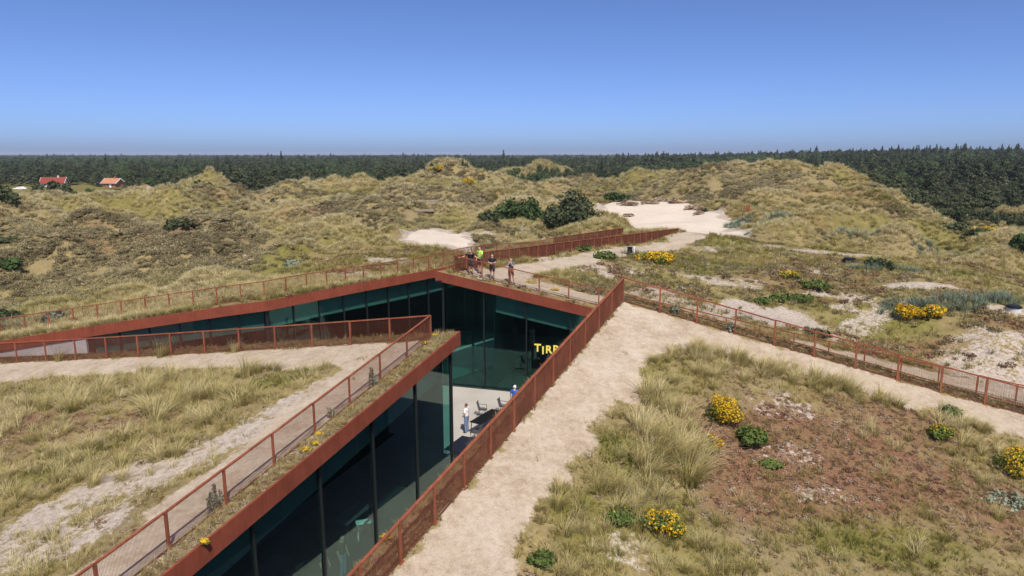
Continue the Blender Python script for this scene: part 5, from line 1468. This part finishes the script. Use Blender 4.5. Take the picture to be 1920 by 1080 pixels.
# wooden steps worn into the slope
def steps():
    p = atY(805, 400, 99); par = tag(empty('dune_steps', (p[0], p[1], float(H(p[0], p[1])))), 'wooden steps climbing the dune above the small sand patch', 'steps')
    mt = simple('step_wood', (.30, .24, .17), .9, var=.25)
    for i in range(9):
        y = p[1] - 7 + i * 1.7; z = float(H(p[0], y))
        m = MB(); m.box((p[0], y, z + .12), (2.6, .5, .3)); world_on_parent(m.build('step', mt, par), par)
steps()
# ------------------------------------------------------------------ people
SKIN = simple('skin', (0.50, 0.29, 0.20), 0.6)
def cloth(c, nm='cloth'): return simple(nm, c, 0.85, var=0.12, scale=14)
HAIR = {'dark': simple('dark_hair', (0.03, 0.02, 0.015), .6), 'brown': simple('brown_hair', (0.11, 0.06, 0.03), .6), 'red': simple('reddish_hair', (0.20, 0.07, 0.03), .6)}
SHOE = simple('dark_shoe', (0.03, 0.03, 0.035), .6)
def person(label, loc, rz, wear, pose=None, height=1.74, hair='dark', group=None):
    """wear: dict top, bottom, sleeve ('short','none','long'), leg ('short','long','dress'), cap; faces -Y before rz"""
    J = {'pelvis': (0, 0, .95), 'waist': (0, 0, 1.10), 'chest': (0, .01, 1.32), 'neck': (0, .01, 1.475), 'jaw': (0, -.02, 1.555), 'head': (0, -.01, 1.64), 'crown': (0, .0, 1.705), 'nose': (0, -.105, 1.61),
         'ear_l': (.082, 0, 1.62), 'ear_r': (-.082, 0, 1.62)}
    for s, q in ((1, 'l'), (-1, 'r')):
        J.update({'sho_' + q: (s * .185, .01, 1.42), 'elb_' + q: (s * .25, .03, 1.14), 'wri_' + q: (s * .25, -.06, .90), 'hand_' + q: (s * .245, -.085, .835),
                  'hip_' + q: (s * .095, 0, .90), 'kne_' + q: (s * .105, -.015, .50), 'ank_' + q: (s * .11, .02, .085), 'toe_' + q: (s * .125, -.14, .035)})
    if pose: J.update(pose)
    rad = {'pelvis': (.165, .115), 'waist': (.145, .105), 'chest': (.165, .115), 'neck': .058, 'jaw': (.066, .078), 'head': (.078, .095), 'crown': (.062, .075), 'nose': .016, 'ear': .018, 'sho': .068, 'elb': .043, 'wri': .03, 'hand': (.042, .022), 'hip': .092, 'kne': .06, 'ank': .042, 'toe': .036}
    E = [('pelvis', 'waist'), ('waist', 'chest'), ('chest', 'neck'), ('neck', 'jaw'), ('jaw', 'head'), ('head', 'crown'), ('head', 'nose'), ('head', 'ear_l'), ('head', 'ear_r')]
    for q in 'lr': E += [('chest', 'sho_' + q), ('sho_' + q, 'elb_' + q), ('elb_' + q, 'wri_' + q), ('wri_' + q, 'hand_' + q), ('pelvis', 'hip_' + q), ('hip_' + q, 'kne_' + q), ('kne_' + q, 'ank_' + q), ('ank_' + q, 'toe_' + q)]
    # five fingers on each hand
    for q, s in (('l', 1), ('r', -1)):
        hd = Vector(J['hand_' + q]); d = (hd - Vector(J['wri_' + q])).normalized(); sd = d.cross(Vector((0, 1, 0.3))).normalized()
        for i, (o_, L) in enumerate(((-.030, .062), (-.010, .074), (.010, .070), (.030, .056), (.046, .040))):
            a = hd + sd * o_ + d * (.028 if i < 4 else -.01); b = a + d * L * .55 + (sd * .02 if i == 4 else Vector()); c_ = b + d * L * .5 + Vector((0, 0, -.008))
            for nm_, p_ in (('f%d0_' % i + q, a), ('f%d1_' % i + q, b), ('f%d2_' % i + q, c_)): J[nm_] = tuple(p_)
            E += [('hand_' + q, 'f%d0_' % i + q), ('f%d0_' % i + q, 'f%d1_' % i + q), ('f%d1_' % i + q, 'f%d2_' % i + q)]
    names = list(J); idx = {n_: i for i, n_ in enumerate(names)}
    me = bpy.data.meshes.new('skeleton'); me.from_pydata([J[n_] for n_ in names], [(idx[a], idx[b]) for a, b in E], [])
    tmp = bpy.data.objects.new('skeleton', me); COL.objects.link(tmp)
    tmp.modifiers.new('skin', 'SKIN'); sub = tmp.modifiers.new('sub', 'SUBSURF'); sub.levels = 1; sub.render_levels = 1
    sk = me.skin_vertices[0].data
    for n_, i in idx.items():
        key = n_.split('_')[0]
        r_ = .0085 if key[0] == 'f' and key[1:].isdigit() else rad[key]
        sk[i].radius = r_ if isinstance(r_, tuple) else (r_, r_); sk[i].use_root = n_ == 'pelvis'
    dg = bpy.context.evaluated_depsgraph_get(); ev = tmp.evaluated_get(dg); bm_ = bpy.data.meshes.new_from_object(ev)
    bpy.data.objects.remove(tmp)
    # region of every face: nearest bone
    segs = [(n1.split('_')[0], n2.split('_')[0], np.array(J[n1]), np.array(J[n2])) for n1, n2 in E]
    V = np.empty(len(bm_.vertices) * 3); bm_.vertices.foreach_get('co', V); V = V.reshape(-1, 3)
    N_ = np.empty(len(V) * 3); bm_.vertices.foreach_get('normal', N_); N_ = N_.reshape(-1, 3)
    par = tag(empty('person', loc, rz), label, 'person', group); par.scale = (height / 1.77,) * 3
    bm_.materials.clear(); bm_.materials.append(SKIN); bm_.shade_smooth()
    body = link(bpy.data.objects.new('body', bm_), par)
    faces = [tuple(p.vertices) for p in bm_.polygons]
    C_ = np.array([V[list(f)].mean(0) for f in faces])
    best = np.full(len(C_), 9.); reg = np.zeros(len(C_), int); tt = np.zeros(len(C_))
    for k, (a, b, p0, p1) in enumerate(segs):
        d = p1 - p0; t = np.clip(((C_ - p0) @ d) / (d @ d), 0, 1); dist = np.linalg.norm(C_ - p0 - t[:, None] * d, axis=1)
        r_ = rad.get(a, .02); r_ = r_[0] if isinstance(r_, tuple) else r_
        dist = dist - r_ * .8
        u = dist < best; best[u] = dist[u]; reg[u] = k; tt[u] = t[u]
    rn = [segs[k][:2] for k in reg]
    def garment(nm, sel, off, mt):
        use = sorted({v for f, k in zip(faces, sel) if k for v in f})
        if not use: return
        mp = {v: i for i, v in enumerate(use)}
        mesh_obj(nm, [V[v] + N_[v] * off for v in use], [tuple(mp[v] for v in f) for f, k in zip(faces, sel) if k], mt, par, True)
    torso = {('pelvis', 'waist'), ('waist', 'chest'), ('chest', 'sho'), ('chest', 'neck')}
    sl = wear.get('sleeve', 'short')
    top = [(a, b) in torso and not ((a, b) == ('chest', 'neck') and t > .72) or ((a, b) == ('sho', 'elb') and (sl == 'long' or sl == 'short' and t < .72)) or ((a, b) == ('elb', 'wri') and sl == 'long') for (a, b), t in zip(rn, tt)]
    garment('shirt', top, .016, wear['top'])
    lg = wear.get('leg', 'short')
    bot = [(a, b) == ('pelvis', 'hip') or (a, b) == ('hip', 'kne') and (lg == 'long' or t < .86) or (a, b) == ('kne', 'ank') and lg == 'long' or (a, b) == ('pelvis', 'waist') and t < .35 for (a, b), t in zip(rn, tt)]
    if lg == 'dress':
        m = MB(); m.tube([(0, 0, 1.02), (0, 0, .85), (0, 0, .62), (0, 0, .48)], [.17, .21, .26, .29], 18, cap=False); m.build('skirt', wear['bottom'], par, True)
    else: garment('trousers' if lg == 'long' else 'shorts', bot, .021, wear['bottom'])
    garment('shoes', [(a, b) == ('ank', 'toe') for (a, b) in rn], .010, SHOE)
    hz = J['head'][2]
    hd = np.array(J['head'])
    garment('cap' if wear.get('cap') else 'hair', [a in ('head', 'jaw') and b in ('crown', 'head', 'ear') and ((c[2] > hz + .035) or (c[2] > hz - .07 and c[1] > hd[1] + .015)) for (a, b), c in zip(rn, C_)], .016, wear['cap'] if wear.get('cap') else HAIR[hair])
    if wear.get('cap'):
        m = MB(); m.hexa([(hd[0] - .06, hd[1] - .19, hz + .035), (hd[0] + .06, hd[1] - .19, hz + .035), (hd[0] + .07, hd[1] - .07, hz + .05), (hd[0] - .07, hd[1] - .07, hz + .05), (hd[0] - .06, hd[1] - .19, hz + .045), (hd[0] + .06, hd[1] - .19, hz + .045), (hd[0] + .07, hd[1] - .07, hz + .062), (hd[0] - .07, hd[1] - .07, hz + .062)]); m.build('cap_peak', wear['cap'], par)
    if wear.get('bag'):
        m = MB(); m.tube([(0, .16, .98), (0, .18, 1.05), (0, .19, 1.3), (0, .17, 1.42)], [.08, .14, .14, .07], 10); m.build('backpack', wear['bag'], par, True)
    return par
def along_rail(px, back):
    # a spot `back` metres behind the far railing, seen at picture column px
    best = None
    for s in np.arange(0, 20, .02):
        q = fC0[:2] + dC2 * s + left(dC2) * back
        u = 960 + 1300 * q[0] / (q[1] * math.cos(PITCH) + (CAMZ - hbase(q[0], q[1])) * math.sin(PITCH))
        if best is None or abs(u - px) < best[0]: best = (abs(u - px), q)
    q = best[1]; return (q[0], q[1], float(H(q[0], q[1])) + .01)
BLK = cloth((.018, .018, .022), 'black_cotton'); DRK = cloth((.05, .05, .055), 'dark_cotton'); NEON = cloth((.42, .78, .10), 'lime_shirt'); GRY = cloth((.10, .115, .16), 'grey_blue_shirt'); ORG = cloth((.36, .13, .05), 'rust_shorts'); WHT = cloth((.74, .72, .74), 'white_cotton'); JEAN = cloth((.16, .21, .32), 'pale_denim'); BLU = cloth((.03, .12, .50), 'blue_shirt'); MNT = cloth((.74, .80, .77), 'pale_dress'); KHA = cloth((.22, .21, .13), 'khaki_cotton'); MAR = cloth((.10, .03, .035), 'maroon_cotton')
rail_rz = math.atan2(dC2[1], dC2[0])
person('person in dark clothes leaning on the far railing with outstretched arms', along_rail(883, .34), rail_rz + .05, {'top': BLK, 'bottom': DRK, 'leg': 'short'},
       {'neck': (0, -.10, 1.44), 'jaw': (0, -.16, 1.50), 'head': (0, -.16, 1.585), 'crown': (0, -.15, 1.65), 'nose': (0, -.255, 1.55), 'ear_l': (.082, -.15, 1.565), 'ear_r': (-.082, -.15, 1.565), 'chest': (0, -.07, 1.30), 'sho_l': (.185, -.09, 1.39), 'sho_r': (-.185, -.09, 1.39),
        'elb_l': (.40, -.26, 1.22), 'wri_l': (.62, -.32, 1.14), 'hand_l': (.70, -.33, 1.135), 'elb_r': (-.40, -.26, 1.22), 'wri_r': (-.60, -.32, 1.16), 'hand_r': (-.68, -.33, 1.15)}, 1.74, 'red')
person('person in a lime green shirt behind the leaning one on the roof', along_rail(900, .95), rail_rz - .5, {'top': NEON, 'bottom': MAR, 'leg': 'short', 'bag': None},
       {'elb_l': (.27, -.08, 1.18), 'wri_l': (.10, -.24, 1.22), 'hand_l': (.04, -.27, 1.25)}, 1.86, 'dark')
person('person in black shirt and dark shorts with folded arms at the far railing', along_rail(923, .30), rail_rz + .1, {'top': BLK, 'bottom': DRK, 'leg': 'short'},
       {'elb_l': (.27, -.07, 1.16), 'wri_l': (.03, -.27, 1.13), 'hand_l': (-.05, -.29, 1.13), 'elb_r': (-.27, -.07, 1.16), 'wri_r': (-.05, -.25, 1.15), 'hand_r': (.03, -.27, 1.155)}, 1.72, 'brown')
person('person in rust coloured shorts holding a phone up at the far railing', along_rail(958, .26), rail_rz + .1, {'top': GRY, 'bottom': ORG, 'leg': 'short', 'sleeve': 'short'},
       {'elb_l': (.21, -.20, 1.20), 'wri_l': (.06, -.25, 1.40), 'hand_l': (.045, -.25, 1.47), 'elb_r': (-.21, -.20, 1.20), 'wri_r': (-.06, -.25, 1.40), 'hand_r': (-.045, -.25, 1.47), 'kne_l': (.14, -.02, .5), 'ank_l': (.20, .02, .085), 'toe_l': (.25, -.13, .035)}, 1.74, 'brown')
def yard(px, py, z=0.0):
    p = atDrop(px, py, CAMZ - z); return (p[0], p[1], 0.0)
person('person in white T-shirt and jeans standing in the sunny courtyard', yard(875, 811), -2.0, {'top': WHT, 'bottom': JEAN, 'leg': 'long'},
       {'elb_l': (.30, .06, 1.17), 'wri_l': (.22, -.10, 1.02), 'hand_l': (.18, -.13, .98), 'elb_r': (-.28, -.06, 1.18), 'wri_r': (-.26, -.22, 1.03), 'hand_r': (-.25, -.28, 1.0)}, 1.76, 'brown')
person('person in blue shirt and white cap by the far glass', yard(965, 722, 1.72), 2.9, {'top': BLU, 'bottom': DRK, 'leg': 'long', 'cap': WHT}, None, 1.74)
# people inside, seen through the left glass
gA = tA + (-out_n(tA, EA1, tD)) * 0.27; nAg = out_n(tA, EA1, tD)
def mirror(p):
    q = np.array(p[:2]); d = (q - gA) @ nAg; q = q - 2 * d * nAg; return (q[0], q[1], 0.0)
person('person in a pale dress behind the near left glass', yard(806, 852), 2.2, {'top': MNT, 'bottom': MNT, 'leg': 'dress'}, {'elb_l': (.26, -.05, 1.16), 'wri_l': (.06, -.24, 1.12), 'hand_l': (-.01, -.26, 1.12)}, 1.70, 'dark')
person('person in khaki beside the pale dress behind the glass', yard(772, 838), 2.6, {'top': KHA, 'bottom': KHA, 'leg': 'short'}, None, 1.72, 'brown')
person('dark clothed person low behind the near left glass', yard(640, 1004, 1.65), 1.2, {'top': DRK, 'bottom': JEAN, 'leg': 'long'}, None, 1.72, 'brown')
person('second dark clothed person lowest behind the left glass', yard(606, 1024, 1.65), 1.4, {'top': DRK, 'bottom': DRK, 'leg': 'long'}, None, 1.70, 'dark')

# ------------------------------------------------------------------ courtyard furniture
def table(label, loc, rz, L, W, mt='black', h=.74):
    par = tag(empty('cafe_table', loc, rz), label, 'table')
    m = MB(); n = max(3, int(W / .1))
    for i in range(n): m.box((0, -W / 2 + W * (i + .5) / n, h - .015), (L, W / n - .008, .03))
    m.build('table_top', M[mt], par)
    for sx in (-1, 1):
        for sy in (-1, 1):
            m = MB(); m.bar((sx * (L / 2 - .06), sy * (W / 2 - .05), 0), (sx * (L / 2 - .1), sy * (W / 2 - .08), h - .035), .035, .035); m.build('leg', M[mt], par)
    m = MB(); m.bar((-L / 2 + .1, 0, h - .06), (L / 2 - .1, 0, h - .06), .04, .05); m.build('stretcher', M[mt], par)
    return par
def chair(label, loc, rz, mt='grey'):
    par = tag(empty('slat_chair', loc, rz), label, 'chair')
    m = MB()
    for i in range(8): m.box((-.20 + .4 * (i + .5) / 8, -.02, .45), (.032, .44, .018))
    m.build('seat', M[mt], par)
    for i in range(8):
        m = MB(); x = -.20 + .4 * (i + .5) / 8; m.bar((x, .20, .46), (x * 1.05, .32, .90), .026, .012, (0, 1, 0)); m.build('back_slat', M[mt], par)
    m = MB(); m.bar((-.24, .325, .90), (.24, .325, .90), .03, .03); m.build('back_rail', M[mt], par)
    for sx in (-1, 1):
        for y0, y1 in ((-.24, -.20), (.30, .20)):
            m = MB(); m.bar((sx * .25, y0, 0), (sx * .22, y1, .46), .026, .026); m.build('leg', M[mt], par)
        m = MB(); m.bar((sx * .24, -.20, .66), (sx * .24, .25, .68), .035, .02); m.bar((sx * .23, -.2, .46), (sx * .24, -.19, .66), .025, .025); m.build('armrest', M[mt], par)
    return par
def two(px0, py0, px1, py1, z):
    a = atDrop(px0, py0, CAMZ - z); b = atDrop(px1, py1, CAMZ - z); return (a + b) / 2, math.atan2(b[1] - a[1], b[0] - a[0]), np.hypot(*(b - a)[:2])
c, rz_, L_ = two(890, 794, 934, 768, .74)
table('long black slatted table beside the person in white', (c[0], c[1], 0), rz_, 2.3, .8)
c2_ = c
table('dark navy table next to the glass corner', yard(864, 832, .74), rz_ + .1, 1.9, .9, 'navy')
chair('grey slat back chair behind the long black table', yard(905, 781), rz_ + .35)
chair('slat chair half hidden by the railing at the table end', yard(944, 775), rz_ + .2)
chair('slat chair in front of the long black table near the railing', yard(893, 825), rz_ + 3.2)
table('black table mirrored in the far glass', (c[0] + 2.6, c[1] + 3.0, 0), .3, 2.0, .8)
table('black table by the far glass below the yellow sign', (c[0] + 4.5, c[1] + 4.2, 0), -.2, 2.0, .8)
chair('black chair between the tables by the far glass', (c[0] + 3.4, c[1] + 4.6, 0), 1.2, 'black')
q = atDrop(686, 977, CAMZ - .74); table('small pale table standing in for a bright sunlit wedge in the left glass', (q[0], q[1], 0), .35, .8, .34, 'white')  # pale top added in place of a sunlit patch showing in the glass
table('dark table behind the glass at the feet of the pale dress', yard(826, 866, .74), 1.1, 1.8, .9, 'navy')

# ------------------------------------------------------------------ yellow lettering on the far glass
def sign():
    n = out_n(tC, EC2, CTR); p0 = tC + n * -0.19
    def hit(px, py):
        d = ray(px, py); t = ((p0 - np.zeros(2)) @ n) / (d[:2] @ n); return np.array([0, 0, CAMZ]) + d * t
    a = hit(1002, 660); b = hit(1018, 660); s = .62
    rzv = math.atan2(dC2[1], dC2[0])
    par = tag(empty('yellow_sign', a, rzv), 'yellow staggered capital letters on the far glass behind the railing', 'sign')
    x = 0.0
    fnt = None
    for ch, w, dz in (('T', .50, .06), ('I', .24, -.08), ('R', .50, .0), ('P', .48, .05), ('I', .24, -.05), ('T', .48, .05), ('Z', .48, -.02)):
        cu = bpy.data.curves.new('letter', 'FONT'); cu.body = ch; cu.size = .70; cu.extrude = .02; cu.offset = .016
        to = bpy.data.objects.new('letter_tmp', cu); COL.objects.link(to)
        me = bpy.data.meshes.new_from_object(to.evaluated_get(bpy.context.evaluated_depsgraph_get())); bpy.data.objects.remove(to)
        me.materials.clear(); me.materials.append(M['yellow'])
        o = link(bpy.data.objects.new('letter', me), par); o.rotation_euler = (math.pi / 2, 0, 0); o.location = (x, 0, dz)
        x += w * .9 + .03
sign()
# dim furniture inside the near left gallery
for k_, (dd, ss, lb) in enumerate([(-2.4, 5.0, 'dark table deep inside the left gallery nearest the corner'), (-2.8, 9.5, 'dark table in the middle of the left gallery'), (-2.2, 14.0, 'dark table at the near end of the left gallery')]):
    q = tA + eA1d * ss + nAg * dd
    table(lb, (q[0], q[1], 0), math.atan2(eA1d[1], eA1d[0]), 1.8, .8, 'grey')
    for j_, e_ in enumerate((-.5, .5)):
        c3 = q + eA1d * e_ + nAg * .75
        chair(('first' if j_ == 0 else 'second') + ' chair at the ' + lb.split(' ', 1)[1], (c3[0], c3[1], 0), math.atan2(nAg[1], nAg[0]) - math.pi / 2, 'grey')

# ------------------------------------------------------------------ summer haze
def haze():
    m = bpy.data.materials.new('thin_haze'); m.use_nodes = True
    n = m.node_tree.nodes; n.remove(n['Principled BSDF'])
    v = n.new('ShaderNodeVolumePrincipled'); v.inputs['Color'].default_value = (0.78, 0.87, 1.0, 1); v.inputs['Density'].default_value = 0.00013; v.inputs['Anisotropy'].default_value = 0.0
    m.node_tree.links.new(v.outputs[0], n['Material Output'].inputs['Volume'])
    b = MB(); b.box((0, 0, 13.0), (10600, 10600, 29.0))
    o = b.build('haze', m); tag(o, 'thin summer haze over the dunes and woods', 'haze', kind='stuff')
haze()
